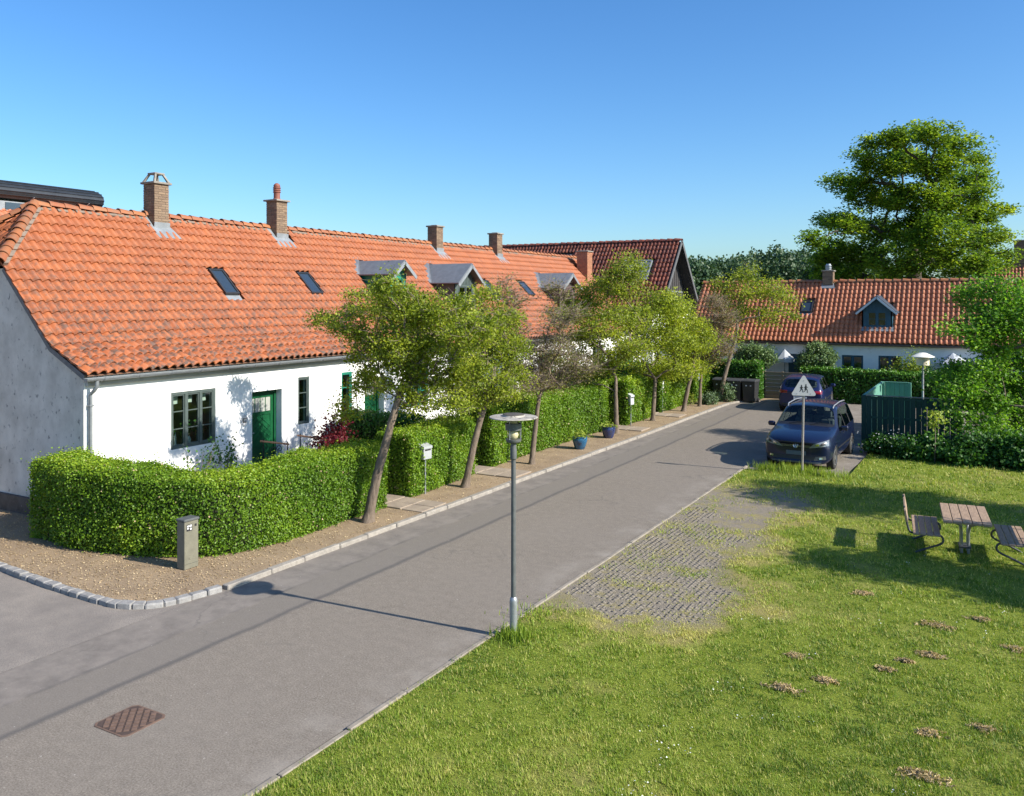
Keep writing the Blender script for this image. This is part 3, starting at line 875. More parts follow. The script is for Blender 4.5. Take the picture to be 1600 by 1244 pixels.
# daisies
Q, Z = cam_scatter(5200, 7, 26, g)
k = fbm(Q[:, 0] * 1.4, Q[:, 1] * 1.4, 71, 2)
Q = Q[(Q[:, 0] > -3.6) & (Q[:, 1] > 3) & (k > .71) & (Q[:, 1] < 25)]
ds = leaves('daisies', np.c_[Q, lawn_z(Q[:, 0], Q[:, 1]) + .03], np.c_[g.normal(0, .3, len(Q)), g.normal(0, .3, len(Q)), np.ones(len(Q))], .017, L_flower, None, aspect=.6, g=g)
tag(ds, kind='stuff')
# manhole cover
M_rust = mat('rusty_cast_iron', (0.17, 0.105, 0.075), (0.10, 0.065, 0.05), 12, .8, (40, .5, .006))
M_rust_d = mat('rust_dark_groove', (0.055, 0.038, 0.03), (0.08, .05, .04), 20, .9)
mh = empty('manhole_cover', (-8.23, 6.0, 0), 0, 'rusty square cast iron manhole cover set in the asphalt', 'manhole cover')
def oct_(r, ch): return [(-r + ch, -r), (r - ch, -r), (r, -r + ch), (r, r - ch), (r - ch, r), (-r + ch, r), (-r, r - ch), (-r, -r + ch)]
MB().prism([(x, y, -.01) for x, y in oct_(.275, .05)], (0, 0, .017)).build('frame', M_rust, mh)
MB().prism([(x, y, .002) for x, y in oct_(.252, .045)], (0, 0, .007)).build('groove', M_rust_d, mh)
mb = MB()
cs = .076
for i in range(-5, 6):
    for j in range(-5, 6):
        cx_ = (i - j) * cs * .7071; cy_ = (i + j) * cs * .7071
        if max(abs(cx_), abs(cy_)) > .215 or abs(cx_) + abs(cy_) > .40: continue
        h_ = cs * .7071 - .015
        mb.prism([(cx_ + h_, cy_, .004), (cx_, cy_ + h_, .004), (cx_ - h_, cy_, .004), (cx_, cy_ - h_, .004)], (0, 0, .012))
o = mb.build('grid_studs', M_rust, mh); o['kind'] = 'stuff'
# ------------------------------------------------------------------ building kit
def wall_holes(mb, o, U, V, Nn, w, h, holes, depth):
    """rectangular wall w x h in plane (o,U,V), outward normal Nn, holes (u0,u1,v0,v1) with reveals of given depth"""
    o = Vector(o); U = Vector(U); V = Vector(V); Nn = Vector(Nn)
    us = sorted({0, w} | {x for q in holes for x in q[:2]}); vs = sorted({0, h} | {x for q in holes for x in q[2:]})
    P = lambda a, b, d=0: o + U * a + V * b - Nn * d
    for i in range(len(us) - 1):
        for j in range(len(vs) - 1):
            um = (us[i] + us[i + 1]) / 2; vm = (vs[j] + vs[j + 1]) / 2
            if any(q[0] < um < q[1] and q[2] < vm < q[3] for q in holes): continue
            mb.add([P(us[i], vs[j]), P(us[i + 1], vs[j]), P(us[i + 1], vs[j + 1]), P(us[i], vs[j + 1])], [(0, 1, 2, 3)])
    for (a, b, c_, d) in holes:
        for q in (((a, c_), (b, c_)), ((b, c_), (b, d)), ((b, d), (a, d)), ((a, d), (a, c_))):
            mb.add([P(*q[0]), P(*q[1]), P(*q[1], depth), P(*q[0], depth)], [(0, 1, 2, 3)])
    return mb

def window(parent, o, U, Nn, w, h, cols, rows, mfr, fr=.06, mull=.075, bar=.022, name='window', mgl=None, sill=None):
    """window: frame mesh with glazing bars, every pane its own piece. o = lower left corner on glass plane; local z up"""
    o = Vector(o); U = Vector(U); Nn = Vector(Nn); Vv = Vector((0, 0, 1))
    mb = MB()
    def bx(a, b, c_, d, n0, n1):
        cc = o + U * (a + b) / 2 + Vv * (c_ + d) / 2 + Nn * (n0 + n1) / 2
        mb.obox(cc, U * (b - a) / 2, Vv * (d - c_) / 2, Nn * (n1 - n0) / 2)
    bx(0, fr, 0, h, -.03, .04); bx(w - fr, w, 0, h, -.03, .04); bx(fr, w - fr, 0, fr, -.03, .045); bx(fr, w - fr, h - fr, h, -.03, .041)
    iw = (w - 2 * fr - (cols - 1) * mull) / cols
    ih = (h - 2 * fr - (rows - 1) * bar) / rows
    for i in range(1, cols):
        a = fr + i * iw + (i - 1) * mull
        bx(a, a + mull, fr, h - fr, -.025, .05)
    for i in range(cols):
        a = fr + i * (iw + mull)
        bx(a, a + .026, fr, h - fr, -.02, .025); bx(a + iw - .026, a + iw, fr, h - fr, -.02, .025)
        bx(a + .026, a + iw - .026, fr, fr + .03, -.02, .024); bx(a + .026, a + iw - .026, h - fr - .03, h - fr, -.02, .024)
        for j in range(1, rows):
            v = fr + j * ih + (j - 1) * bar
            bx(a + .026, a + iw - .026, v, v + bar, -.012, .016)
    win = mb.build(name, mfr, parent)
    for i in range(cols):
        for j in range(rows):
            a = fr + i * (iw + mull) + .026; v = fr + j * (ih + bar)
            cc = o + U * (a + iw / 2 - .026) + Vv * (v + ih / 2)
            p = MB().obox(cc, U * (iw / 2 - .024), Vv * (ih / 2 + .004), Nn * .002)
            p.build('pane', mgl or M_glass, win)
    return win

# pantile: S-shaped clay tile, cover width .21, laid .32
TW, TL = .21, .40
def tile_mesh(w=TW, l=TL, a=.042, b=.032, t=.026):
    us = np.linspace(0, 1, 10)
    z = np.where(us < .36, -b * np.sin(PI * us / .36), a * np.sin(PI * (us - .36) / .64))
    x = (us - .5) * (w + .02)
    V = []; n = len(us)
    for (yy, dz) in ((0, 0.028), (l, -0.016)):
        V += [(x[i], yy, z[i] + dz) for i in range(n)]
    V += [(x[i], 0, z[i] + .028 - t) for i in range(n)]
    V += [(x[i], l * .6, z[i] - .012 - t) for i in range(n)]
    F = []
    for i in range(n - 1):
        F += [(i, i + 1, n + i + 1, n + i), (2 * n + i, 2 * n + i + 1, i + 1, i)]
    F += [(n - 1, 3 * n - 1, 4 * n - 1, 2 * n - 1), (0, n, 3 * n, 2 * n)]
    return np.array(V), np.array(F)
TV, TF = tile_mesh()
def tile_me():
    me = np_mesh('roof_tile', TV, TF)
    sm = np.zeros(len(TF), bool); sm[0:18:2] = True
    me.polygons.foreach_set('use_smooth', sm)
    return me
def tile_roof(parent, origin, along, prof, ncol, m, mask=None, first=0, pitch=.323, name='roof_tile', flip=False, near=None, skip=None):
    """rows of tiles; prof = list of 3D points from eave to ridge; along = unit vector of a course; parent space = world minus parent's location"""
    prof = [Vector(p) for p in prof]; along = Vector(along)
    d = [0]
    for i in range(len(prof) - 1): d.append(d[-1] + (prof[i + 1] - prof[i]).length)
    def pos(s):
        for i in range(len(prof) - 1):
            if s <= d[i + 1] or i == len(prof) - 2:
                return prof[i] + (prof[i + 1] - prof[i]) * ((s - d[i]) / (d[i + 1] - d[i]))
    nrow = int(d[-1] / pitch)
    pitch = d[-1] / nrow
    T = []
    for r_ in range(nrow):
        s0 = r_ * pitch
        p0 = pos(s0); p1 = pos(s0 + pitch)
        up = (p1 - p0).normalized(); nr = along.cross(up).normalized()
        if nr.z < 0: nr = -nr
        for c_ in range(ncol):
            q = Vector(origin) + along * ((c_ + .5) * TW) + p0 + nr * (.045 + random.gauss(0, .003))
            ctr = q + up * .16
            if mask and not mask(ctr): continue
            if skip and any(k(ctr) for k in skip): continue
            xa = along if not flip else along
            ya = (up + nr * random.gauss(0, .008) + along * random.gauss(0, .010)).normalized()
            za = xa.cross(ya).normalized()
            if za.z < 0: xa = -xa; za = xa.cross(ya).normalized()
            xa = ya.cross(za)
            T.append((q, xa, ya, za))
    loc = parent.location if parent.parent is None else parent.parent.location + parent.location
    idx = list(range(len(T)))
    me = tile_me()
    singles = []
    if near:
        camp = Vector((0, 0, CAM_H))
        idx.sort(key=lambda i: (T[i][0] - camp).length)
        singles, idx = idx[:near], idx[near:]
    for i in singles:
        q, xa, ya, za = T[i]
        o = link(name, me, m, parent)
        q = q - loc
        o.matrix_local = Matrix(((xa.x, ya.x, za.x, q.x), (xa.y, ya.y, za.y, q.y), (xa.z, ya.z, za.z, q.z), (0, 0, 0, 1)))
    if idx:
        O = np.array([T[i][0] - loc for i in idx]); X = np.array([T[i][1] for i in idx]); Y = np.array([T[i][2] for i in idx]); Z = np.array([T[i][3] for i in idx])
        V = (O[:, None] + TV[None, :, 0:1] * X[:, None] + TV[None, :, 1:2] * Y[:, None] + TV[None, :, 2:3] * Z[:, None]).reshape(-1, 3)
        F = (np.arange(len(idx))[:, None, None] * len(TV) + TF[None]).reshape(-1, 4)
        sm = np.zeros(len(TF), bool); sm[0:18:2] = True
        mm = np_mesh(name + 's', V, F); mm.polygons.foreach_set('use_smooth', np.tile(sm, len(idx)))
        o = link(name + 's', mm, m, parent); o['kind'] = 'stuff'

def ridge_line(parent, a, b, m, r=.115, L=.36, name='ridge_tile', singles=True):
    """half-round cap tiles from a (lapped over) to b"""
    a = Vector(a); b = Vector(b); t = (b - a); n = max(1, int(t.length / L)); L = t.length / n; t.normalize()
    side = t.cross(Vector((0, 0, 1))).normalized(); up = side.cross(t)
    def cap():
        mb = MB(); K = 8; V = []
        for (y, rr, h) in ((0, r * 1.08, .03), (L + .04, r * .93, .0)):
            for rad_ in (rr, rr - .018):
                for k in range(K + 1):
                    w = PI * (k / K) ; V.append((math.cos(w) * rad_, y, math.sin(w) * rad_ + h))
        n1 = K + 1
        F = []
        for k in range(K):
            F += [(k, k + 1, 2 * n1 + k + 1, 2 * n1 + k), (n1 + k, n1 + k + 1, k + 1, k), (3 * n1 + k, 2 * n1 + k, 2 * n1 + k + 1, 3 * n1 + k + 1)]
        mb.add(V, F)
        me = mb.mesh('ridge_tile')
        smooth_by_angle(me, 35)
        return me
    me = cap()
    loc = parent.location if parent.parent is None else parent.parent.location + parent.location
    for i in range(n):
        q = a + t * (L * i) - loc + up * random.gauss(0, .006)
        tt = (t + Vector((random.gauss(0, .012), random.gauss(0, .012), random.gauss(0, .012)))).normalized()
        ss = tt.cross(Vector((0, 0, 1))).normalized(); uu = ss.cross(tt)
        o = link(name, me, m, parent)
        o.matrix_local = Matrix(((ss.x, tt.x, uu.x, q.x), (ss.y, tt.y, uu.y, q.y), (ss.z, tt.z, uu.z, q.z), (0, 0, 0, 1)))

def chimney(parent, x, y, z0, z1, w=.46, d=.46, cap='slab', label=None, m=None, seed=1):
    """brick stack with recessed joints; world coordinates"""
    rd = random.Random(seed)
    loc = parent.location
    mb = MB().box(-w / 2 + .012, w / 2 - .012, -d / 2 + .012, d / 2 - .012, z0, z1 - .02)
    ch = mb.build('chimney', M_mortar, parent, (x - loc.x, y - loc.y, -loc.z))
    bk = MB(); zc = z0; k = 0; ch_ = .066
    while zc < z1 - .03:
        o0 = 0 if k % 2 == 0 else .5
        for (ax, ln, dep) in (('x', w, d), ('y', d, w)):
            nb = 2; L = ln / nb
            e = [0] + [(i + o0) * L for i in range(1 if o0 == 0 else 0, nb)] + [ln]
            e = sorted(set(e))
            for i in range(len(e) - 1):
                a0, a1 = e[i] - ln / 2 + .005, e[i + 1] - ln / 2 - .005
                if a1 - a0 < .03: continue
                for s in (-1, 1):
                    p = rd.uniform(-.003, .004)
                    t0 = dep / 2 - .05; t1 = dep / 2 + p
                    lo, hi = sorted((s * t0, s * t1))
                    if ax == 'x':
                        bk.box(a0 + (.0 if o0 == 0 else .0), a1, lo, hi, zc + .004, zc + ch_ - .006)
                    else:
                        bk.box(lo + (0.0025), hi - .0025, a0 + .003, a1 - .003, zc + .0045, zc + ch_ - .0065)
        zc += ch_; k += 1
    b = bk.build('bricks', m or M_brick, ch); b['kind'] = 'stuff'
    cp = MB()
    if cap == 'slab':
        cp.bbox(-w / 2 - .05, w / 2 + .05, -d / 2 - .05, d / 2 + .05, z1 - .01, z1 + .05, .008)
        cp.bbox(-w / 2 + .1, w / 2 - .1, -d / 2 + .1, d / 2 - .1, z1 + .05, z1 + .08, .008)
        cp.build('cap', M_concrete, ch)
    elif cap == 'frame':
        cp.bbox(-w / 2 - .06, w / 2 + .06, -d / 2 - .06, d / 2 + .06, z1 - .01, z1 + .05, .01)
        for sx in (-1, 1):
            for sy in (-1, 1):
                a = Vector((sx * (w / 2 + .0), sy * (d / 2), z1 + .04)); b_ = Vector((sx * (w / 2 - .11), sy * (d / 2 - .11), z1 + .27))
                cp.tube([a, b_], [.04, .034], 4)
        r_ = w / 2 - .07
        cp.bbox(-r_, r_, -r_, r_, z1 + .26, z1 + .31, .01)
        cp.build('cap', M_concrete, ch)
    elif cap == 'pot':
        cp.bbox(-w / 2 - .07, w / 2 + .07, -d / 2 - .07, d / 2 + .07, z1 - .01, z1 + .045, .008)
        cp.build('cap', M_concrete, ch)
        pr = [(.13, 0), (.12, .04), (.10, .06), (.10, .24)]
        for k in range(3): pr += [(.125, .245 + k * .065), (.128, .265 + k * .065), (.10, .285 + k * .065), (.10, .305 + k * .065)]
        pr += [(.11, .45), (.09, .5), (.04, .54)]
        MB().lathe(pr, 16, (0, 0, z1 + .045)).build('chimney_pot', mat('dark_terracotta', (.25, .09, .06), (.16, .055, .04), 8, .7), ch, smooth=35)
    return ch

def flashing(parent, x, y, zf, m=None, sl=1.0, w=.46):
    """lead apron round a stack on the +X slope; zf(x) roof height"""
    loc = parent.location
    x0 = x + w / 2
    V = [(x0 - .05, y - .30, zf(x0 - .05) + .06), (x0 - .05, y + .30, zf(x0 - .05) + .06), (x0 + .30, y + .42, zf(x0 + .30) + .07), (x0 + .30, y - .42, zf(x0 + .30) + .07)]
    mb = MB().prism([(a - loc.x, b - loc.y, c_ - loc.z) for a, b, c_ in V], (0.01, 0, .012))
    V = [(x0 - .50, y - .25, zf(x0 - .5) + .075), (x0 + .05, y - .25, zf(x0 + .05) + .07), (x0 + .30, y - .42, zf(x0 + .30) + .075), (x0 - .42, y - .44, zf(x0 - .42) + .075)]
    mb.prism([(a - loc.x, b - loc.y, c_ - loc.z) for a, b, c_ in V], (0.01, 0, .012))
    V = [(x0, y - .25, zf(x0) + .05), (x0, y + .25, zf(x0) + .05), (x0 + .02, y + .25, zf(x0) + .22), (x0 + .02, y - .25, zf(x0) + .22)]
    mb.prism([(a - loc.x, b - loc.y, c_ - loc.z) for a, b, c_ in V], (0.012, 0, 0))
    mb.build('flashing', M_lead, parent)

# ------------------------------------------------------------------ the long row house
YG, YE = 10.55, 42.1          # gable plane, far end
XW = -15.91                   # street wall
EAVE, KINK, RIDGE = (-15.68, 3.10), (-16.93, 3.67), (-20.10, 6.82)
def zroof(x):
    if x > KINK[0]: return EAVE[1] + (EAVE[0] - x) / (EAVE[0] - KINK[0]) * (KINK[1] - EAVE[1])
    return KINK[1] + (KINK[0] - x) / (KINK[0] - RIDGE[0]) * (RIDGE[1] - KINK[1])
row = empty('row_house', (XW, YG, 0), 0, 'long whitewashed row house with orange pantile roof, several chimneys and dormers', 'house')
LO = row.location
def L(p): return (p[0] - LO.x, p[1] - LO.y, p[2] - LO.z)
holes = []    # (y0,y1,z0,z1)
W1 = (12.62, 13.86, 1.26, 2.53); DR = (14.98, 15.98, .22, 2.32); NW = (16.56, 16.98, 1.32, 2.56); TW_ = (18.26, 18.70, 1.28, 2.56); DR2 = (19.25, 20.15, .22, 2.32)
more_w = [(21.2, 22.4, 1.26, 2.53), (24.4, 25.6, 1.26, 2.53), (30.0, 31.2, 1.26, 2.53), (35.2, 36.4, 1.26, 2.53), (38.9, 40.1, 1.26, 2.53)]
more_d = [(27.2, 28.1, .22, 2.32), (32.8, 33.7, .22, 2.32)]
holes = [W1, DR, NW, TW_, DR2] + more_w + more_d
mb = MB()
wall_holes(mb, L((XW, YG, 0)), (0, 1, 0), (0, 0, 1), (1, 0, 0), YE - YG, 3.06, [(a - YG, b - YG, c_, d) for a, b, c_, d in holes], .22)
mb.add([L((XW, YE, 0)), L((-24.3, YE, 0)), L((-24.3, YE, 3.06)), L((RIDGE[0], YE, 6.7)), L((XW, YE, 3.06))], [(0, 1, 2, 3, 4)])
mb.add([L((-24.3, YE, 0)), L((-24.3, YG, 0)), L((-24.3, YG, 3.06)), L((-24.3, YE, 3.06))], [(0, 1, 2, 3)])
mb.build('wall', M_white, row)
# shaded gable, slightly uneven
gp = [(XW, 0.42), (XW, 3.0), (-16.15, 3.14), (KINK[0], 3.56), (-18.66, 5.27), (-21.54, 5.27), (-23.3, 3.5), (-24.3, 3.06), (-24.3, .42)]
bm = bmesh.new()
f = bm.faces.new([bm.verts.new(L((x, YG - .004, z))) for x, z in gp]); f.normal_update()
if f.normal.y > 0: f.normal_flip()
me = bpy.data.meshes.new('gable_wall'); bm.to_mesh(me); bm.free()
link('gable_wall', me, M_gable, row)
MB().bbox(-24.3 - LO.x, .03, -.05, .0, 0, .43, .02).build('plinth', M_tar, row)
MB().box(.0, .03, .0, YE - YG, 0, .30).build('street_plinth', M_tar, row)
# rooms behind the windows
mb = MB()
mb.add([L((XW - .34, YG + .3, .2)), L((XW - .34, YE - .3, .2)), L((XW - 3.4, YE - .3, .2)), L((XW - 3.4, YG + .3, .2))], [(0, 1, 2, 3)])
mb.add([L((XW - 3.4, YG + .3, .2)), L((XW - 3.4, YE - .3, .2)), L((XW - 3.4, YE - .3, 2.7)), L((XW - 3.4, YG + .3, 2.7))], [(0, 1, 2, 3)])
mb.add([L((XW - .14, YG + .3, 2.7)), L((XW - .14, YE - .3, 2.7)), L((XW - 3.4, YE - .3, 2.7)), L((XW - 3.4, YG + .3, 2.7))], [(0, 1, 2, 3)])
for yy in (11.2, 14.5, 18.0, 21.0, 24, 27, 32, 37):
    mb.box(XW - 3.4 - LO.x, XW - .15 - LO.x, yy - LO.y, yy + .1 - LO.y, .2, 2.7)
mb.build('rooms', M_room, row)
U_, N_ = (0, 1, 0), (1, 0, 0)
def rwin(q, cols, rows, m, **k):
    w_ = window(row, L((XW - .055, q[0], q[2])), U_, N_, q[1] - q[0], q[3] - q[2], cols, rows, m, **k)
    return w_
rwin(W1, 3, 3, M_frame)
rwin(NW, 1, 3, M_frame, fr=.045)
rwin(TW_, 1, 3, M_teal, fr=.045)
for i, q in enumerate(more_w): rwin(q, 3, 3, M_teal if i % 2 == 0 else M_frame)
# blinds, flower pots and ornaments behind the near window
mb = MB()
for i in range(3): mb.box(XW - .24 - LO.x, XW - .225 - LO.x, 12.72 + i * .39 - LO.y, 12.98 + i * .39 - LO.y, 2.24, 2.44)
mb.build('window_blinds', M_cloth, row)
mb = MB()
for (yy, hh, rr) in ((12.82, .16, .05), (12.98, .24, .035), (13.25, .20, .06), (13.36, .13, .05), (13.62, .22, .045)):
    mb.lathe([(rr * .7, 0), (rr, hh * .7), (rr * .6, hh), (rr * .3, hh * 1.25)], 10, L((XW - .32, yy, 1.29)))
mb.box(XW - .5 - LO.x, XW - .15 - LO.x, 12.62 - LO.y, 13.86 - LO.y, 1.24, 1.275)
mb.build('window_ornaments', M_cloth, row)
gg = np.random.default_rng(2)
P = np.concatenate([np.array(L((XW - .33, yy, 1.62))) + gg.normal(size=(70, 3)) * np.array([.05, .07, .11]) for yy in (12.85, 13.3, 13.66, 16.75)])
leaves('window_plants', P, gg.normal(size=(len(P), 3)), .07, L_shade, row, g=gg)

def door(q, m, glazed=True):
    w_ = q[1] - q[0]; y0 = q[0]; z0 = q[2]; z1 = q[3]; xd = XW - .27
    fr = MB()
    t = .07
    fr.box(xd - .03 - LO.x, xd + .07 - LO.x, y0 - LO.y, y0 + t - LO.y, z0, z1); fr.box(xd - .03 - LO.x, xd + .07 - LO.x, y0 + w_ - t - LO.y, y0 + w_ - LO.y, z0, z1)
    fr.box(xd - .03 - LO.x, xd + .071 - LO.x, y0 + t - LO.y, y0 + w_ - t - LO.y, z1 - .09, z1)
    d = fr.build('door', m, row)
    lf = MB(); a0 = y0 + t + .003; a1 = y0 + w_ - t - .003; zt = z1 - .095
    lf.box(xd - .02 - LO.x, xd + .012 - LO.x, a0 - LO.y, a1 - LO.y, z0 + .01, zt)
    # chevron boards on the lower part
    n = 9; cy = (a0 + a1) / 2
    for s in (-1, 1):
        for k in range(n):
            zc = z0 + .2 + k * .14
            c_ = Vector(L((xd + .016, cy + s * (a1 - a0) * .235, zc)))
            dv = Vector((0, s, -.8)).normalized(); nv = Vector((0, dv.z, -dv.y))
            lf.obox(c_, Vector((.006, 0, 0)), dv * (a1 - a0) * .27, nv * .048)
    lf.box(xd + .012 - LO.x, xd + .03 - LO.x, a0 - LO.y, a0 + .09 - LO.y, z0 + .01, zt); lf.box(xd + .012 - LO.x, xd + .03 - LO.x, a1 - .09 - LO.y, a1 - LO.y, z0 + .01, zt)
    lf.box(xd + .012 - LO.x, xd + .031 - LO.x, a0 + .09 - LO.y, a1 - .09 - LO.y, zt - .10, zt); lf.box(xd + .012 - LO.x, xd + .034 - LO.x, a0 - LO.y, a1 - LO.y, zt - .54, zt - .46)
    lf.box(xd + .012 - LO.x, xd + .0305 - LO.x, a0 + .09 - LO.y, a1 - .09 - LO.y, z0 + .01, z0 + .14)
    lf.build('door_leaf', m, d)
    k = 4; pw = (a1 - a0 - .18 - .03 * (k - 1)) / k
    for i in range(k):
        aa = a0 + .09 + i * (pw + .03)
        MB().box(xd + .0125 - LO.x, xd + .02 - LO.x, aa - LO.y, aa + pw - LO.y, zt - .455, zt - .105).build('pane', mat('frosted_door_glass', (.38, .39, .36), (.3, .31, .29), 8, .25), d)
    MB().tube([L((xd + .02, a0 + .07, z0 + 1.05)), L((xd + .08, a0 + .07, z0 + 1.05)), L((xd + .08, a0 + .17, z0 + 1.05))], .012, 8).build('handle', M_steel, d)
    return d
door(DR, M_green); door(DR2, M_green)
for q in more_d: door(q, M_bluefr)
# house number on a pale shield
nb = MB(); 
pts = [(0, -.13), (.10, -.08), (.12, .02), (.07, .10), (0, .15), (-.07, .10), (-.12, .02), (-.10, -.08)]
nb.prism([L((XW + .004, 14.72 + a, 1.66 + b)) for a, b in pts], (.015, 0, 0))
num = nb.build('number_shield', mat('pale_shield', (.55, .55, .56), (.5, .5, .5), 9, .6), row)
MB().box(XW + .0205 - LO.x, XW + .027 - LO.x, 14.665 - LO.y, 14.775 - LO.y, 1.61, 1.72).build('number_plate', M_black, num)
def text_mesh(s, size, depth=.002, align='CENTER'):
    cu = bpy.data.curves.new('txt', 'FONT'); cu.body = s; cu.size = size; cu.extrude = depth; cu.align_x = align; cu.align_y = 'CENTER'
    o = bpy.data.objects.new('txt', cu); C.objects.link(o)
    dg = bpy.context.evaluated_depsgraph_get()
    me = bpy.data.meshes.new_from_object(o.evaluated_get(dg))
    bpy.data.objects.remove(o); bpy.data.curves.remove(cu)
    return me
M_whitep = mat('white_paint', (.8, .8, .8), (.74, .74, .74), 9, .5)
o = link('number', text_mesh('30', .09, .002), None, num, L((XW + .030, 14.72, 1.665)), (R(90), 0, R(90)))
o.data.materials.clear(); o.data.materials.append(M_whitep)
# roof
roof = MB()
def roofpoly(x0, x1, ya0, ya1, dz): return [L((x0, ya0, zroof(x0) - dz)), L((x0, YE, zroof(x0) - dz)), L((x1, YE, zroof(x1) - dz)), L((x1, ya1, zroof(x1) - dz))]
HY0, HY1 = 10.44, 12.12; HX = -18.62
roof.add(roofpoly(EAVE[0], KINK[0], 10.47, 10.47, .03), [(0, 1, 2, 3)])
roof.add(roofpoly(KINK[0], HX, 10.47, 10.47, .03), [(0, 1, 2, 3)])
roof.add([L((HX, 10.47, zroof(HX) - .03)), L((HX, YE, zroof(HX) - .03)), L((RIDGE[0], YE, RIDGE[1] - .03)), L((RIDGE[0], HY1, RIDGE[1] - .03))], [(0, 1, 2, 3)])
bx_ = -24.5
roof.add([L((RIDGE[0], HY1, RIDGE[1] - .03)), L((RIDGE[0], YE, RIDGE[1] - .03)), L((bx_, YE, 3.0)), L((bx_, 10.47, 3.0)), L((2 * RIDGE[0] - HX, 10.47, zroof(HX) - .03))], [(0, 1, 2, 3, 4)])
roof.add([L((HX, 10.47, zroof(HX) - .03)), L((RIDGE[0], HY1, RIDGE[1] - .03)), L((2 * RIDGE[0] - HX, 10.47, zroof(HX) - .03))], [(0, 1, 2)])
ro = roof.build('roof', mat('roof_underlay', (.20, .10, .06), (.12, .07, .05), 9, .95), row)
DORM = [(22.75, .62, 5.88, 5.40), (26.90, .92, 5.92, 5.18), (35.6, 1.0, 5.80, 5.10)]   # y, half width, ridge z, eave z
SKY = [(15.92, 16.40, -18.58, -17.90), (19.25, 19.75, -18.58, -17.94), (29.75, 30.35, -18.55, -17.85), (32.9, 33.5, -18.55, -17.95)]
CHM = [(15.37, 7.74, 'frame'), (19.85, 7.72, 'pot'), (28.65, 7.56, 'slab'), (33.45, 7.58, 'slab')]
def mask(p):
    if p.x < HX + .05:
        yl = HY0 + (HX - p.x) / (HX - RIDGE[0]) * (HY1 - HY0)
        if p.y < yl + .03: return False
    for (yc, hw, zr, ze) in DORM:
        if abs(p.y - yc) < hw - .14 and -19.0 < p.x < -17.30 and p.z < zr - .15 - (abs(p.y - yc) / hw) * (zr - ze): return False
    for (a, b, x0, x1) in SKY:
        if a - .06 < p.y < b + .06 and x0 - .03 < p.x < x1 + .06: return False
    for (yc, zz, cc) in CHM:
        if abs(p.y - yc) < .36 and p.x < -19.55: return False
    if abs(p.y - 41.2) < .4 and -19.6 < p.x < -18.7: return False
    return True
ncol = int((YE - 10.44) / TW)
tile_roof(ro, (0, 10.44, 0), (0, 1, 0), [(EAVE[0] + .03, 0, EAVE[1] - .012), (KINK[0], 0, KINK[1]), (RIDGE[0] + .02, 0, RIDGE[1] - .02)], ncol, M_tile, mask, near=300)
# half hip tiles, facing the side road
hs = (RIDGE[1] - zroof(HX)) / (HY1 - HY0)
def hmask(p):
    w_ = (p.y - HY0) / (HY1 - HY0); xl = HX + (RIDGE[0] - HX) * w_; xr = 2 * RIDGE[0] - HX - (RIDGE[0] - HX) * w_
    return xr + .06 < p.x < xl - .06
tile_roof(ro, (2 * RIDGE[0] - HX - .1, 0, 0), (1, 0, 0), [(0, HY0 - .06, zroof(HX) - .05), (0, HY1, RIDGE[1] - .02)], 16, M_tile, hmask, name='hip_tile')
ridge_line(ro, (HX + .02, HY0 - .06, zroof(HX) + .02), (RIDGE[0], HY1 - .05, RIDGE[1] + .05), M_ridge, .125, .27, 'hip_ridge_tile')
ridge_line(ro, (2 * RIDGE[0] - HX - .02, HY0 - .06, zroof(HX) + .02), (RIDGE[0], HY1 - .05, RIDGE[1] + .05), M_ridge, .125, .27, 'hip_ridge_tile')
ridge_line(ro, (RIDGE[0], HY1 - .12, RIDGE[1] + .03), (RIDGE[0], YE + .4, RIDGE[1] + .03), M_ridge, .12, .38)
# mortar bedding under ridge and hip
mb = MB()
rd_ = random.Random(4)
y = HY1 + .1
while y < YE:
    mb.obox(L((RIDGE[0] + .10 + rd_.uniform(-.02, .02), y, RIDGE[1] - .045 + rd_.uniform(-.015, .01))), (.03, 0, -.03), (rd_.uniform(-.01, .01), .11, 0), (.025, 0, .025)); y += .2 + rd_.random() * .06
a = Vector((HX + .12, HY0 + .02, zroof(HX) - .01)); b = Vector((RIDGE[0] + .12, HY1 - .0, RIDGE[1] - .03))
for i in range(9):
    p = a + (b - a) * (i + .5) / 9
    mb.obox(L(p), tuple((b - a) / 22), (.0, .05, 0), (.035, 0, .035))
o = mb.build('ridge_mortar', M_mortar, ro); o['kind'] = 'stuff'
# verge board under the gable tiles, cornice, gutter, downpipe
mb = MB()
for (p, q) in (((EAVE[0] - .12, EAVE[1] - .06), (KINK[0], KINK[1] - .09)), ((KINK[0], KINK[1] - .09), (HX, zroof(HX) - .09))):
    c_ = Vector(L(((p[0] + q[0]) / 2, YG - .04, (p[1] + q[1]) / 2))); d = Vector((q[0] - p[0], 0, q[1] - p[1])); n = Vector((d.z, 0, -d.x)).normalized()
    mb.obox(c_, d / 2, (0, .035, 0), n * .05)
mb.build('verge_mortar', mat('verge_render', (.20, .19, .19), (.13, .125, .125), 8, .9), row)
MB().bbox(.0, .10, .02, YE - YG, 2.86, 3.0, .01).build('cornice', mat('grey_cornice', (.42, .41, .39), (.33, .32, .30), 6, .85), row)
mb = MB(); K = 8; V = []; F = []
gx = EAVE[0] + .02 - LO.x; gz = EAVE[1] - .085
for j, yy in enumerate((10.42 - LO.y, YE - LO.y)):
    for rr in (.072, .066):
        for k in range(K + 1):
            w_ = PI + PI * k / K; V.append((gx + rr * math.cos(w_), yy, gz + rr * math.sin(w_) + .02))
n1 = K + 1
for k in range(K): F += [(k, k + 1, 2 * n1 + k + 1, 2 * n1 + k), (n1 + k, 3 * n1 + k, 3 * n1 + k + 1, n1 + k + 1)]
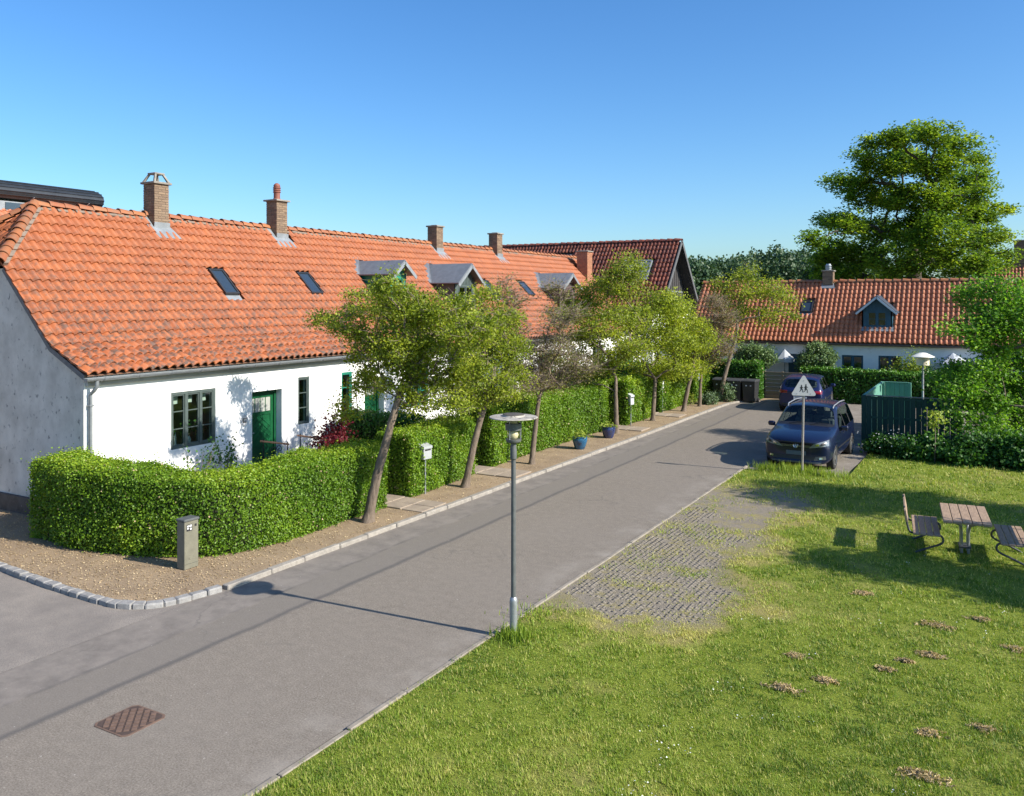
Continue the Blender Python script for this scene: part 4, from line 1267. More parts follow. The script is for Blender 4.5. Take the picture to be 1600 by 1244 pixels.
F += [(0, 2 * n1, 3 * n1, n1), (K, n1 + K, 3 * n1 + K, 2 * n1 + K), tuple(range(n1))]
mb.add(V, F); mb.build('gutter', M_zinc, row)
mb = MB()
y = 10.8
while y < YE:
    mb.tube([(gx + .078 * math.cos(w_), y - LO.y, gz + .02 + .078 * math.sin(w_)) for w_ in np.linspace(PI, 2 * PI, 7)], .008, 4); y += .8
mb.build('gutter_brackets', M_zinc, row)
dp = MB().tube([(gx, .12, gz - .03), (gx, .12, gz - .16), (gx - .06, .10, gz - .24), (.07, .10, gz - .33), (.07, .10, .3)], .04, 10)
for zz in (2.45, 1.2): dp.bbox(.0, .12, .05, .15, zz, zz + .03, .004)
dp.build('downpipe', M_zinc, row, smooth=40)
for (yc, zz, cc) in CHM:
    chimney(row, -19.98, yc, 6.2, zz, cap=cc, seed=int(yc))
    flashing(row, -19.98, yc, zroof)
chimney(row, -19.1, 41.2, 5.3, 7.12, w=.62, d=.62, seed=5, m=tile_mat('red_brown_brick', (.42, .19, .10), (.33, .14, .075), (.12, .07, .05), .4))
# skylights
for (a, b, x0, x1) in SKY:
    xm = (x0 + x1) / 2; c_ = Vector(L((xm, (a + b) / 2, zroof(xm) + .10)))
    up = Vector((x0 - x1, 0, zroof(x0) - zroof(x1))); hl = up.length / 2; up.normalize(); nr = Vector((up.z, 0, -up.x)); al = Vector((0, 1, 0)); hw = (b - a) / 2
    f = MB(); t = .05
    f.obox(c_ + al * (hw - t / 2), al * t / 2, up * hl, nr * .045); f.obox(c_ - al * (hw - t / 2), al * t / 2, up * hl, nr * .045)
    f.obox(c_ + up * (hl - t / 2), al * (hw - t), up * t / 2, nr * .046); f.obox(c_ - up * (hl - t / 2), al * (hw - t), up * t / 2, nr * .046)
    sk = f.build('skylight', M_black, row)
    MB().obox(c_, al * (hw - t + .002), up * (hl - t + .002), nr * .02).build('pane', M_skyglass, sk)
    MB().obox(c_ - up * (hl + .09) - nr * .05, al * (hw + .03), up * .09, nr * .012).build('flashing', M_lead, sk)
# dormers with zinc saddle roofs
for k, (yc, hw, zr, ze) in enumerate(DORM):
    mfr = (M_teal, M_frame, mat('plum_boards', (.11, .07, .075), (.08, .05, .055), 6, .7))[k]
    xf = -17.08; xw = -17.38
    xb = RIDGE[0] + (RIDGE[1] - zr) / ((RIDGE[1] - KINK[1]) / (KINK[0] - RIDGE[0])) ; xe = RIDGE[0] + (RIDGE[1] - ze) * 1.006
    hwi = hw - .16; zb = zroof(xw) - .1
    zg = lambda y_: zr - (abs(y_ - yc) / hw) * (zr - ze) - .05
    body = MB()
    # cheeks
    for s in (-1, 1):
        yy = yc + s * hwi
        body.prism([L((xw, yy, zb)), L((xw, yy, zg(yy))), L((xe - .05, yy, zg(yy))), L((xw - .02, yy, zb))][:3], (0, -s * .05, 0))
    wz0 = zb + .30; wz1 = min(ze + .02, zg(yc + hwi * .7)); ww = hwi * 1.25
    wall_holes(body, L((xw, yc - hwi, zb)), (0, 1, 0), (0, 0, 1), (1, 0, 0), 2 * hwi, ze - .02 - zb, [(hwi - ww / 2, hwi + ww / 2, wz0 - zb, min(wz1, ze - .06) - zb)], .06)
    body.add([L((xw, yc - hwi, ze - .02)), L((xw, yc + hwi, ze - .02)), L((xw, yc, zr - .06))], [(0, 1, 2)])
    n_ = int(2 * hwi / .1)
    for i in range(n_):       # vertical cover strips in the gable
        y_ = yc - hwi + (i + .5) * 2 * hwi / n_
        body.box(xw - LO.x, xw + .014 - LO.x, y_ - .035 - LO.y, y_ + .035 - LO.y, ze - .02, max(zg(y_) - .03, ze))
    dm = body.build('dormer', mfr, row)
    window(dm if False else dm, L((xw - .03, yc - ww / 2, wz0)), U_, N_, ww, min(wz1, ze - .06) - wz0, 2, 2, mfr, fr=.045, mull=.06, name='dormer_window')
    rf = MB()
    for s in (-1, 1):
        p = [L((xf, yc, zr)), L((xf, yc + s * hw, ze)), L((xe, yc + s * hw, ze)), L((xb, yc, zr))]
        rf.prism(p, (0, 0, .035))
    rf.build('dormer_roof', M_zinc, dm)
    fs = MB()
    for s in (-1, 1):
        a_ = Vector(L((xf + .012, yc, zr - .07))); b_ = Vector(L((xf + .012, yc + s * hw, ze - .07)))
        d = (b_ - a_); nn_ = Vector((0, -d.z, d.y)).normalized()
        fs.obox((a_ + b_) / 2, (.014, 0, 0), d / 2, nn_ * .055)
    fs.build('fascia', M_lead, dm)
    fl = MB()
    fl.obox(L((xb - .12, yc, zr + .10)), (.05, 0, .05), (0, hw * .5, 0), (.012, 0, -.012))
    for s in (-1, 1):
        fl.prism([L((xb - .1, yc + s * .1, zr + .10)), L((xe - .05, yc + s * (hw + .05), ze + .07)), L((xe + .16, yc + s * (hw - .02), ze + .03)), L((xb + .2, yc + s * .1, zr + .05))], (0, 0, .015))
    fl.build('flashing', M_lead, dm)
# shallow step and iron railings with wooden handrail at the door
st = empty('doorstep_railing', (-14.9, 15.5, .06), 0, 'black wrought iron step railing with wooden handrail at the green door', 'railing')
def scroll(c, r, turns, s):
    return [(c[0], c[1] + s * math.cos(a) * r * (1 - a / (turns * 2 * PI + .8)), c[2] + math.sin(a) * r * (1 - a / (turns * 2 * PI + .8))) for a in np.linspace(0, turns * 2 * PI, 22)]
def railing(root, p0, p1, zt0, zt1):
    p0 = Vector(p0); p1 = Vector(p1)
    for p, zt in ((p0, zt0), (p1, zt1)):
        MB().tube([(p.x, p.y, 0), (p.x, p.y, zt + .06)], .013, 6).build('post', M_iron, root)
    d = (p1 - p0)
    a_ = (p0.x, p0.y, zt0); b_ = (p1.x, p1.y, zt1)
    e0 = Vector(a_) - (Vector(b_) - Vector(a_)) * .12; e1 = Vector(b_) + (Vector(b_) - Vector(a_)) * .05
    MB().tube([e0, e1], .024, 8).build('handrail', M_handrail, root)
    mid = (p0 + p1) / 2; mz = (zt0 + zt1) / 2
    sc = MB().tube([Vector((mid.x, mid.y, mz - .24)) + Vector((d.x, d.y, 0)).normalized() * (q[1]) + Vector((0, 0, q[2])) for q in scroll((0, -.05, 0), .15, 1.6, 1)], .009, 5)
    sc.tube([Vector((mid.x, mid.y, mz - .14)) + Vector((d.x, d.y, 0)).normalized() * (q[1]) + Vector((0, 0, q[2])) for q in scroll((0, .14, 0), .10, 1.3, -1)], .009, 5)
    sc.tube([(p0.x, p0.y, mz - .38), (p1.x, p1.y, mz - .38)], .008, 5)
    sc.build('scrollwork', M_iron, root)
railing(st, (-.75, -.40, 0), (.05, -.40, 0), 1.06, 1.06)
st2 = empty('doorstep_railing', (-14.9, 16.35, .06), 0, 'black wrought iron railing with scrollwork between green door and narrow window', 'railing')
railing(st2, (-.75, .02, 0), (.05, .02, 0), 1.02, 1.0)
stp = MB().bbox(-.55, .55, -.62, .62, 0, .16, .02).build('door_step', M_concrete, None, (-15.36, 15.48, .06))
tag(stp, 'low concrete doorstep in front of the green door', 'step')
# ------------------------------------------------------------------ house across the end of the street
fh = empty('cottage', (-6, 42, 0), 0, 'white cottage with red pantile roof and blue dormer behind the far hedge', 'house')
FX0, FX1, FY, FYR, FYB = -13.6, 8.5, 42.0, 44.65, 47.3
FE, FR = 2.80, 5.42
def Lf(p): return (p[0] + 6, p[1] - 42, p[2])
fw = [(-6.32, -5.40, .9, 2.02), (-4.75, -3.80, .9, 2.04), (-8.75, -7.85, .25, 2.0), (-11.4, -10.4, .9, 2.02), (-2.2, -1.2, .9, 2.04), (1.0, 2.0, .9, 2.04)]
mb = MB()
wall_holes(mb, Lf((FX0, FY, 0)), (1, 0, 0), (0, 0, 1), (0, -1, 0), FX1 - FX0, FE, [(a - FX0, b - FX0, c_, d) for a, b, c_, d in fw], .12)
for xx in (FX0, FX1): mb.add([Lf((xx, FY, 0)), Lf((xx, FYB, 0)), Lf((xx, FYB, FE)), Lf((xx, FYR, FR - .08)), Lf((xx, FY, FE))], [(0, 1, 2, 3, 4)])
mb.add([Lf((FX0, FYB, 0)), Lf((FX1, FYB, 0)), Lf((FX1, FYB, FE)), Lf((FX0, FYB, FE))], [(0, 1, 2, 3)])
mb.build('wall', M_white, fh)
mb = MB().box(FX0 + 6.2, FX1 + 5.8, 2.2, 2.3, 0, 2.5); mb.box(FX0 + 6.2, FX1 + 5.8, .14, 2.2, .1, .15); mb.build('rooms', M_room, fh)
for (a, b, c_, d) in fw:
    if c_ < .5:
        MB().box(a + 6, b + 6, .05, .10, c_, d).build('door', M_bluefr, fh)
    else: window(fh, Lf((a, FY + .05, c_)), (1, 0, 0), (0, -1, 0), b - a, d - c_, 2, 2, M_bluefr, fr=.05, mull=.08)
sl = (FR - FE) / (FYR - FY)
mb = MB()
ey = FY - .22
zf_ = lambda y_: FE + (y_ - FY) * sl
mb.add([Lf((FX0 - .1, ey, zf_(ey) - .02)), Lf((FX1 + .1, ey, zf_(ey) - .02)), Lf((FX1 + .1, FYR, FR - .02)), Lf((FX0 - .1, FYR, FR - .02))], [(0, 1, 2, 3)])
mb.add([Lf((FX0 - .1, FYB + .2, zf_(ey) - .02)), Lf((FX1 + .1, FYB + .2, zf_(ey) - .02)), Lf((FX1 + .1, FYR, FR - .02)), Lf((FX0 - .1, FYR, FR - .02))], [(0, 1, 2, 3)])
fr_ = mb.build('roof', MATS['roof_underlay'], fh)
DXC = -4.86
def fmask(p):
    if abs(p.x - DXC) < .70 and 42.48 < p.y < 43.7 and p.z < 4.5: return False
    if abs(p.x + 8.13) < .30 and 42.95 < p.y < 43.75: return False
    if abs(p.x + 7.35) < .32 and p.y > 44.2: return False
    return True
tile_roof(fr_, (FX0 - .1, 0, 0), (1, 0, 0), [(0, ey, zf_(ey)), (0, FYR, FR)], int((FX1 - FX0 + .2) / TW), M_tile_far, fmask, pitch=.285)
ridge_line(fr_, (FX0 - .1, FYR, FR + .03), (FX1 + .1, FYR, FR + .03), M_ridge, .12, .4)
MB().tube([Lf((FX0, ey + .0, zf_(ey) - .06)), Lf((FX1, ey, zf_(ey) - .06))], .05, 8).build('gutter', mat('brown_gutter', (.12, .085, .06), (.09, .06, .045), 6, .6), fh)
# chimney with vent cowl
chf = chimney(fh, -7.35, 44.65, 4.9, 6.0, w=.5, d=.5, seed=9)
MB().lathe([(.13, 0), (.13, .1), (.16, .1), (.16, .14), (.12, .14), (.12, .2), (.16, .2), (.16, .24), (.12, .25), (.11, .32)], 12, (0, 0, 6.05)).build('cowl', M_steel, chf, smooth=30)
MB().prism([Lf((-7.7, 44.28, zf_(44.28) + .09)), Lf((-7.0, 44.28, zf_(44.28) + .09)), Lf((-7.08, 44.5, zf_(44.5) + .11)), Lf((-7.62, 44.5, zf_(44.5) + .11))], (0, 0, .02)).build('flashing', M_lead, fh)
# skylight
c_ = Vector(Lf((-8.13, 43.35, zf_(43.35) + .10))); up = Vector((0, 1, sl)).normalized(); nr = Vector((0, -up.z, up.y)); al = Vector((1, 0, 0))
f = MB(); hw, hl, t = .26, .36, .05
f.obox(c_ + al * (hw - t / 2), al * t / 2, up * hl, nr * .05); f.obox(c_ - al * (hw - t / 2), al * t / 2, up * hl, nr * .05)
f.obox(c_ + up * (hl - t / 2), al * (hw - t), up * t / 2, nr * .051); f.obox(c_ - up * (hl - t / 2), al * (hw - t), up * t / 2, nr * .051)
sk = f.build('skylight', M_black, fh); MB().obox(c_, al * (hw - t), up * (hl - t), nr * .02).build('pane', M_skyglass, sk)
MB().obox(c_ - up * (hl + .08) - nr * .05, al * (hw + .06), up * .08, nr * .012).build('flashing', M_lead, sk)
# dormer
xf0, hwi, zb, ze, zr = DXC, .64, 3.17, 4.14, 4.74
yw = 42.42; ye = lambda z: FY + (z - FE) / sl
bd = MB()
wall_holes(bd, Lf((xf0 - hwi, yw, zb)), (1, 0, 0), (0, 0, 1), (0, -1, 0), 2 * hwi, ze - zb, [(hwi - .42, hwi + .42, .17, .88)], .06)
bd.add([Lf((xf0 - hwi, yw, ze)), Lf((xf0 + hwi, yw, ze)), Lf((xf0, yw, zr - .08))], [(0, 1, 2)])
for s in (-1, 1): bd.prism([Lf((xf0 + s * hwi, yw, zb)), Lf((xf0 + s * hwi, yw, ze)), Lf((xf0 + s * hwi, ye(ze), ze))], (-s * .05, 0, 0))
for i in range(9):
    xx = xf0 - hwi + .07 + i * .142; zt = ze + (1 - abs(xx - xf0) / hwi) * (zr - ze) - .1
    bd.box(xx - .05 + 6, xx + .05 + 6, yw - .014 - 42, yw - 42, ze - .05, max(ze, zt))
dm = bd.build('dormer', M_bluefr, fh)
window(dm, Lf((xf0 - .42, yw + .03, zb + .17)), (1, 0, 0), (0, -1, 0), .84, .71, 2, 2, M_bluefr, fr=.045, mull=.08, name='dormer_window')
rf = MB(); hw = .88; zee = ze + (zr - ze) * (1 - hw / hwi)
for s in (-1, 1): rf.prism([Lf((xf0, yw - .28, zr)), Lf((xf0 + s * hw, yw - .28, zee + .06)), Lf((xf0 + s * hw, ye(zee + .06), zee + .06)), Lf((xf0, ye(zr), zr))], (0, 0, .045))
rf.build('dormer_roof', mat('dark_blue_roofing', (.04, .06, .085), (.03, .045, .065), 6, .5), dm)
fs = MB()
for s in (-1, 1):
    a_ = Vector(Lf((xf0, yw - .29, zr - .05))); b_ = Vector(Lf((xf0 + s * hw, yw - .29, zee + .01))); d = b_ - a_; nn_ = Vector((-d.z, 0, d.x)).normalized()
    fs.obox((a_ + b_) / 2, d / 2, (0, .014, 0), nn_ * .045)
fs.build('fascia', mat('pale_fascia', (.55, .60, .62), (.48, .52, .55), 6, .5), dm)
fl = MB()
fl.obox(Lf((xf0, yw - .08, zb + .06)), (hwi + .08, 0, 0), tuple(up * .13), tuple(nr * .012))
for s in (-1, 1): fl.obox(Lf((xf0 + s * (hwi + .05), (yw + ye(ze)) / 2, (zb + ze) / 2 + .06)), (.05, 0, 0), tuple(up * .66), tuple(nr * .012))
fl.build('flashing', M_lead, dm)

# ------------------------------------------------------------------ dark timber-gabled barn behind the end of the row house
bn = empty('timber_barn', (-19, 44.2, 0), 0, 'tall barn with dark weathered tile roof, roof windows and black boarded gable', 'barn')
BX0, BX1, BYR, BZR, BSL = -30.0, -14.75, 44.2, 7.72, 1.17
BH = 3.15; BZE = BZR - BH * BSL
def Lb(p): return (p[0] + 19, p[1] - 44.2, p[2])
mb = MB()
mb.add([Lb((BX0, BYR - BH + .3, 0)), Lb((BX1 - .6, BYR - BH + .3, 0)), Lb((BX1 - .6, BYR - BH + .3, BZE + .3)), Lb((BX0, BYR - BH + .3, BZE + .3))], [(0, 1, 2, 3)])
mb.add([Lb((BX0, BYR + BH - .3, 0)), Lb((BX1 - .6, BYR + BH - .3, 0)), Lb((BX1 - .6, BYR + BH - .3, BZE + .3)), Lb((BX0, BYR + BH - .3, BZE + .3))], [(3, 2, 1, 0)])
mb.add([Lb((BX1 - .6, BYR - BH + .3, 0)), Lb((BX1 - .6, BYR + BH - .3, 0)), Lb((BX1 - .6, BYR + BH - .3, 3.9)), Lb((BX1 - .6, BYR - BH + .3, 3.9))], [(0, 1, 2, 3)])
mb.build('wall', M_white, bn)
M_tarboard = mat('tarred_boards', (.028, .026, .027), (.055, .05, .05), 12, .85, (30, .4, .01), stretch=(1, 4, .3))
gb = empty('gable', (0, 0, 0), 0, parent=bn)
nb_ = 34
for i in range(nb_):
    y0 = BYR - BH + .3 + i * (2 * BH - .6) / nb_; y1 = y0 + (2 * BH - .6) / nb_ - .012
    def zt(y_): return BZR - .12 - abs(y_ - BYR) * BSL
    xo = BX1 - .6 + (.012 if i % 2 else .03)
    MB().prism([Lb((xo, y0, 3.85)), Lb((xo, y1, 3.85)), Lb((xo, y1, zt(y1))), Lb((xo, y0, zt(y0)))], (-.025, 0, 0)).build('board', M_tarboard, gb)
MB().box(BX1 - .58 + 19, BX1 - .54 + 19, -1.75, 1.75, 4.98, 5.06).build('pale_rail', M_lead, bn)
mb = MB()
for s in (-1, 1): mb.prism([Lb((BX0, BYR, BZR - .03)), Lb((BX1, BYR, BZR - .03)), Lb((BX1, BYR + s * BH, BZE - .03)), Lb((BX0, BYR + s * BH, BZE - .03))], (0, 0, -.06))
br_ = mb.build('roof', M_tarboard, bn)
RW = [(-17.65, -16.05, 42.35, 43.25), (-22.6, -21.0, 42.9, 43.6)]
def bmask(p): return not any(a - .05 < p.x < b + .05 and c1 - .03 < p.y < c2 + .05 for a, b, c1, c2 in RW)
tile_roof(br_, (BX0, 0, 0), (1, 0, 0), [(0, BYR - BH, BZE), (0, BYR, BZR)], int((BX1 - BX0) / TW), M_tile_dark, bmask, pitch=.31)
ridge_line(br_, (BX0, BYR, BZR + .03), (BX1, BYR, BZR + .03), M_tile_dark, .12, .4)
upb = Vector((0, 1, BSL)).normalized(); nrb = Vector((0, -upb.z, upb.y))
for (a, b, c1, c2) in RW:
    for (aa, bb) in ((a, (a + b) / 2 - .03), ((a + b) / 2 + .03, b)):
        zc = BZR - (BYR - (c1 + c2) / 2) * BSL + .09
        c_ = Vector(Lb(((aa + bb) / 2, (c1 + c2) / 2, zc))); hl = (c2 - c1) / 2 * math.sqrt(1 + BSL ** 2); hw = (bb - aa) / 2
        f = MB(); t = .07
        f.obox(c_ + al * (hw - t / 2), al * t / 2, upb * hl, nrb * .05); f.obox(c_ - al * (hw - t / 2), al * t / 2, upb * hl, nrb * .05)
        f.obox(c_ + upb * (hl - t / 2), al * (hw - t), upb * t / 2, nrb * .051); f.obox(c_ - upb * (hl - t / 2), al * (hw - t), upb * t / 2, nrb * .051)
        sk = f.build('roof_window', M_lead, bn)
        MB().obox(c_, al * (hw - t), upb * (hl - t), nrb * .02).build('pane', mat('blue_blind_glass', (.16, .19, .20), (.13, .16, .17), 4, .12, spec=.7), sk)
mb = MB()
for s in (-1, 1):
    a_ = Vector(Lb((BX1 + .012, BYR, BZR))); b_ = Vector(Lb((BX1 + .012, BYR + s * (BH + .05), BZE - .06))); d = b_ - a_; nn_ = Vector((0, -d.z, d.y)).normalized()
    mb.obox((a_ + b_) / 2, (.02, 0, 0), d / 2, nn_ * .09)
mb.build('bargeboard', mat('grey_bargeboard', (.11, .115, .12), (.08, .08, .085), 8, .7), bn)

# ------------------------------------------------------------------ works building with barrel roof behind the near gable
wk = empty('works_building', (-31, 14, 0), 0, 'grey works building with black barrel roof light behind the row house', 'building')
mb = MB().box(-4, 3.0, -12, 6.0, 0, 5.2)
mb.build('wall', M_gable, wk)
rfm = MB()
for s in (-1, 1): rfm.prism([(0.5 + s * .35, -12.2, 7.75), (0.5 + s * .35, 6.2, 7.75), (.5 + s * 3.9, 6.2, 5.0), (.5 + s * 3.9, -12.2, 5.0)], (0, 0, .06))
wr = rfm.build('roof', MATS['roof_underlay'], wk)
tile_roof(wr, (0, 1.8, 0), (0, 1, 0), [(-31 + 4.4, 0, 5.1), (-31 + .85, 0, 7.82)], 88, M_tile_far, None, pitch=.33)
cl = MB().box(-.10, 1.1, -12, 6.1, 7.3, 8.02); cl.build('clerestory', M_lead, wk)
for i in range(12):
    MB().box(1.1, 1.13, -11.6 + i * 1.45, -10.4 + i * 1.45, 7.74, 7.98).build('clerestory_window', M_skyglass, wk)
bar = MB(); K = 14; V = []; n1 = K + 1
for yy in (-12.4, 6.5):
    for k in range(n1):
        w_ = R(-35) + R(250) * k / K; V.append((.5 + .85 * math.cos(w_), yy, 8.35 + .42 * math.sin(w_)))
F = [(k, k + 1, n1 + k + 1, n1 + k) for k in range(K)] + [tuple(range(n1)), tuple(range(n1, 2 * n1))[::-1], (K, 0, n1, n1 + K)]
bar.add(V, F)
M_blackmetal = mat('black_sheet_metal', (.045, .052, .06), (.03, .035, .042), 3, .42, metal=.4)
b_ = bar.build('barrel_roof', M_blackmetal, wk, smooth=30)
for k in range(1, K):
    w_ = R(-35) + R(250) * k / K
    MB().tube([(.5 + .86 * math.cos(w_), -12.4, 8.35 + .43 * math.sin(w_)), (.5 + .86 * math.cos(w_), 6.5, 8.35 + .43 * math.sin(w_))], .016, 4).build('roof_rib', M_blackmetal, b_)
for i in range(9):
    y_ = -11.0 + i * 2.1
    MB().tube([(1.05, y_, 7.95), (1.40, y_ + .05, 8.2)], .018, 5).build('strut', M_steel, b_)

# ------------------------------------------------------------------ houses farther behind the cottage
def far_house(label, x0, x1, y0, yd, ze, zr, mt, chim=()):
    h = empty('brick_house', ((x0 + x1) / 2, y0, 0), 0, label, 'house')
    cx = (x0 + x1) / 2; wx = (x1 - x0) / 2
    mb = MB().box(-wx, wx, 0, yd, 0, ze)
    for xx in (-wx, wx): mb.add([(xx, 0, ze), (xx, yd, ze), (xx, yd / 2, zr - .1)], [(0, 1, 2)])
    mb.build('wall', M_white, h)
    mb = MB()
    mb.prism([(-wx - .2, -.3, ze - .2), (wx + .2, -.3, ze - .2), (wx + .2, yd / 2, zr), (-wx - .2, yd / 2, zr)], (0, 0, .06))
    mb.prism([(-wx - .2, yd + .3, ze - .2), (wx + .2, yd + .3, ze - .2), (wx + .2, yd / 2, zr), (-wx - .2, yd / 2, zr)], (0, 0, .06))
    r_ = mb.build('roof', MATS['roof_underlay'], h)
    tile_roof(r_, (x0 - .2, 0, 0), (1, 0, 0), [(0, y0 - .3, ze - .1), (0, y0 + yd / 2, zr + .08)], int((x1 - x0 + .4) / TW), mt, None, pitch=.33)
    n = int((x1 - x0) / 2.5)
    for i in range(n): window(h, (-wx + .8 + i * 2.5, -.03, .9), (1, 0, 0), (0, -1, 0), 1.1, 1.2, 2, 2, M_bluefr)
    for (cx_, zc) in chim: chimney(h, cx_, y0 + yd / 2, zr - .6, zc, w=.75, d=.6, seed=3)
    return h
far_house('red roofed house half hidden behind the big spreading tree', -1.0, 9.5, 64, 8, 3.0, 6.9, M_tile_far, ((1.3, 8.6),))
far_house('dark red roofed house at the right behind the cottage', 1.6, 14, 49.5, 7, 2.8, 6.25, M_tile_dark)
# ------------------------------------------------------------------ street lamps
M_lampgrey = mat('lamp_grey_paint', (.10, .108, .108), (.07, .075, .075), 12, .6)
M_lichen = mat('lichened_disc', (.42, .39, .33), (.24, .22, .19), 9, .9, (30, .4, .006), c3=(.10, .095, .085), s3=16, lo3=.55, hi3=.68)
M_acrylic = mat('clouded_acrylic', (.62, .58, .42), (.5, .46, .33), 10, .25)
M_acrylic_clear = glass_mat('lamp_glass', (.86, .85, .74), .04)
M_bulb = mat('opal_bulb', (.80, .74, .60), (.7, .64, .5), 9, .3)
M_orange = mat('amber_lamp', (.62, .18, .04), (.5, .14, .03), 9, .4)
lp = empty('street_lamp', (-5.72, 10.05, 0), 0, 'grey pole street lamp with flat disc shade beside the road edge', 'street lamp')
MB().lathe([(.052, -.1), (.052, .0), (.054, .50), (.050, .54), (.036, .56)], 20).build('pole_base', M_steel, lp, smooth=30)
MB().lathe([(.034, .54), (.032, 2.42), (.045, 2.44), (.045, 2.56), (.038, 2.58), (.038, 2.66)], 20).build('pole', M_lampgrey, lp, smooth=30)
MB().lathe([(.03, 2.64), (.10, 2.67), (.108, 2.69), (.108, 2.705), (.02, 2.71)], 24).build('lantern_base', M_lampgrey, lp, smooth=30)
MB().lathe([(.088, 2.70), (.088, 2.98)], 24).build('lantern_glass', M_acrylic_clear, lp, smooth=30)
MB().lathe([(.03, 2.70), (.062, 2.73), (.070, 2.77), (.055, 2.81), (.02, 2.83)], 16).build('bulb', M_bulb, lp, smooth=60)
MB().lathe([(.035, 2.82), (.035, 2.90)], 14).build('bulb_socket', M_orange, lp, smooth=30)
MB().lathe([(.112, 2.83), (.112, 2.92), (.104, 2.92), (.104, 2.83)], 28).build('shade_ring', M_lampgrey, lp, smooth=30)
MB().lathe([(.060, 2.92), (.060, 2.99)], 20).build('inner_glass', M_acrylic, lp, smooth=30)
for k in range(3):
    a = k * 2 * PI / 3 + .5
    MB().tube([(math.cos(a) * .098, math.sin(a) * .098, 2.68), (math.cos(a) * .098, math.sin(a) * .098, 3.0)], .007, 6).build('rod', M_steel, lp)
disc = MB().lathe([(.10, 2.985), (.325, 2.992), (.332, 3.0), (.325, 3.008), (.16, 3.016), (.15, 3.035), (.05, 3.04)], 40).build('disc_shade', M_lichen, lp, smooth=30)
MB().lathe([(.150, 3.034), (.138, 3.046), (.05, 3.049)], 30).build('cap', mat('dark_moss_cap', (.05, .045, .04), (.09, .08, .065), 14, .95), disc)
lp2 = empty('street_lamp', (-2.33, 33.5, 0), 0, 'post lamp with cream drum and conical cap behind the green board fence', 'street lamp')
MB().lathe([(.045, -.1), (.045, .6), (.036, .62), (.034, 2.25)], 14).build('pole', M_steel, lp2, smooth=30)
MB().lathe([(.06, 2.25), (.21, 2.27), (.215, 2.52), (.2, 2.54)], 24).build('lamp_drum', mat('cream_lamp', (.74, .67, .50), (.66, .59, .44), 6, .6), lp2, smooth=30)
MB().lathe([(.20, 2.53), (.385, 2.56), (.38, 2.575), (.12, 2.70), (.02, 2.715)], 28).build('lamp_cap', mat('white_lamp_cap', (.78, .76, .68), (.7, .68, .6), 6, .5), lp2, smooth=30)

# ------------------------------------------------------------------ warning sign
sg = empty('warning_sign', (-4.47, 23.15, 0), R(15), 'faded triangular children warning sign on a steel post in front of the blue car', 'road sign')
MB().tube([(0, 0, -.1), (.02, .01, 1.0), (.045, .02, 2.55)], .030, 12).build('post', mat('worn_steel_post', (.46, .40, .36), (.33, .31, .31), 9, .4, metal=.5, stretch=(1, 1, .3)), sg, smooth=30)
def rtri(s, r, zc, n=6):
    P = []; h = s * math.sqrt(3) / 2
    cs = [(-s / 2, -h / 3), (s / 2, -h / 3), (0, 2 * h / 3)]
    for i, (cx, cz) in enumerate(cs):
        d = math.hypot(cx, cz); ux, uz = cx / d, cz / d; ccx, ccz = cx - ux * 2 * r, cz - uz * 2 * r; a0 = math.atan2(uz, ux)
        for k in range(n + 1):
            a = a0 - R(60) + R(120) * k / n; P.append((ccx + r * math.cos(a), zc + ccz + r * math.sin(a)))
    return P
SZ = 2.27
pl = MB().prism([(.04 + x, -.020, z) for x, z in rtri(.66, .045, SZ)], (0, -.006, 0)).build('sign_plate', mat('faded_sign_face', (.62, .61, .59), (.55, .54, .52), 14, .55, c3=(.35, .33, .3), s3=60, lo3=.68, hi3=.76), sg)
def limb(mb, a, b, r0, r1):
    a = Vector((a[0], 0, a[1])); b = Vector((b[0], 0, b[1])); d = (b - a).normalized(); n = Vector((-d.z, 0, d.x))
    mb.add([a + n * r0, b + n * r1, b - n * r1, a - n * r0], [(0, 1, 2, 3)])
ch_ = MB()
for (ox, sc, fl) in ((-.055, .92, 1), (.055, 1.06, 1)):
    K = lambda x, z: (ox + fl * x * sc, z * sc)
    ch_.add([(ox + .002 * k_ + sc * .018 * math.cos(2 * PI * j / 10), 0, sc * (.115 + .019 * math.sin(2 * PI * j / 10))) for k_ in (0,) for j in range(10)], [tuple(range(10))])
    limb(ch_, K(0, .095), K(-.005, .02), .016, .024)
    limb(ch_, K(0, .085), K(.045, .05), .008, .007); limb(ch_, K(-.002, .085), K(-.045, .045), .008, .007)
    limb(ch_, K(0, .03), K(.035, -.02), .014, .010); limb(ch_, K(.035, -.02), K(.03, -.075), .010, .008); limb(ch_, K(.03, -.072), K(.05, -.075), .006, .006)
    limb(ch_, K(-.008, .03), K(-.018, -.025), .014, .010); limb(ch_, K(-.018, -.025), K(-.055, -.06), .010, .008)
    if ox > 0: ch_.add([(ox - .035 * sc, 0, .0), (ox + .03 * sc, 0, .0), (ox + .005, 0, .06 * sc), (ox - .01, 0, .06 * sc)], [(0, 1, 2, 3)])
ch_.build('children_symbol', M_black, pl, (.04, -.0275, SZ - .03))
for (x, z) in ((-.13, SZ - .14), (.21, SZ - .14), (.04, SZ + .2)): MB().lathe([(.012, 0), (.008, .006)], 8).build('rivet', M_steel, pl, (x, -.0262, z), (R(90), 0, 0))

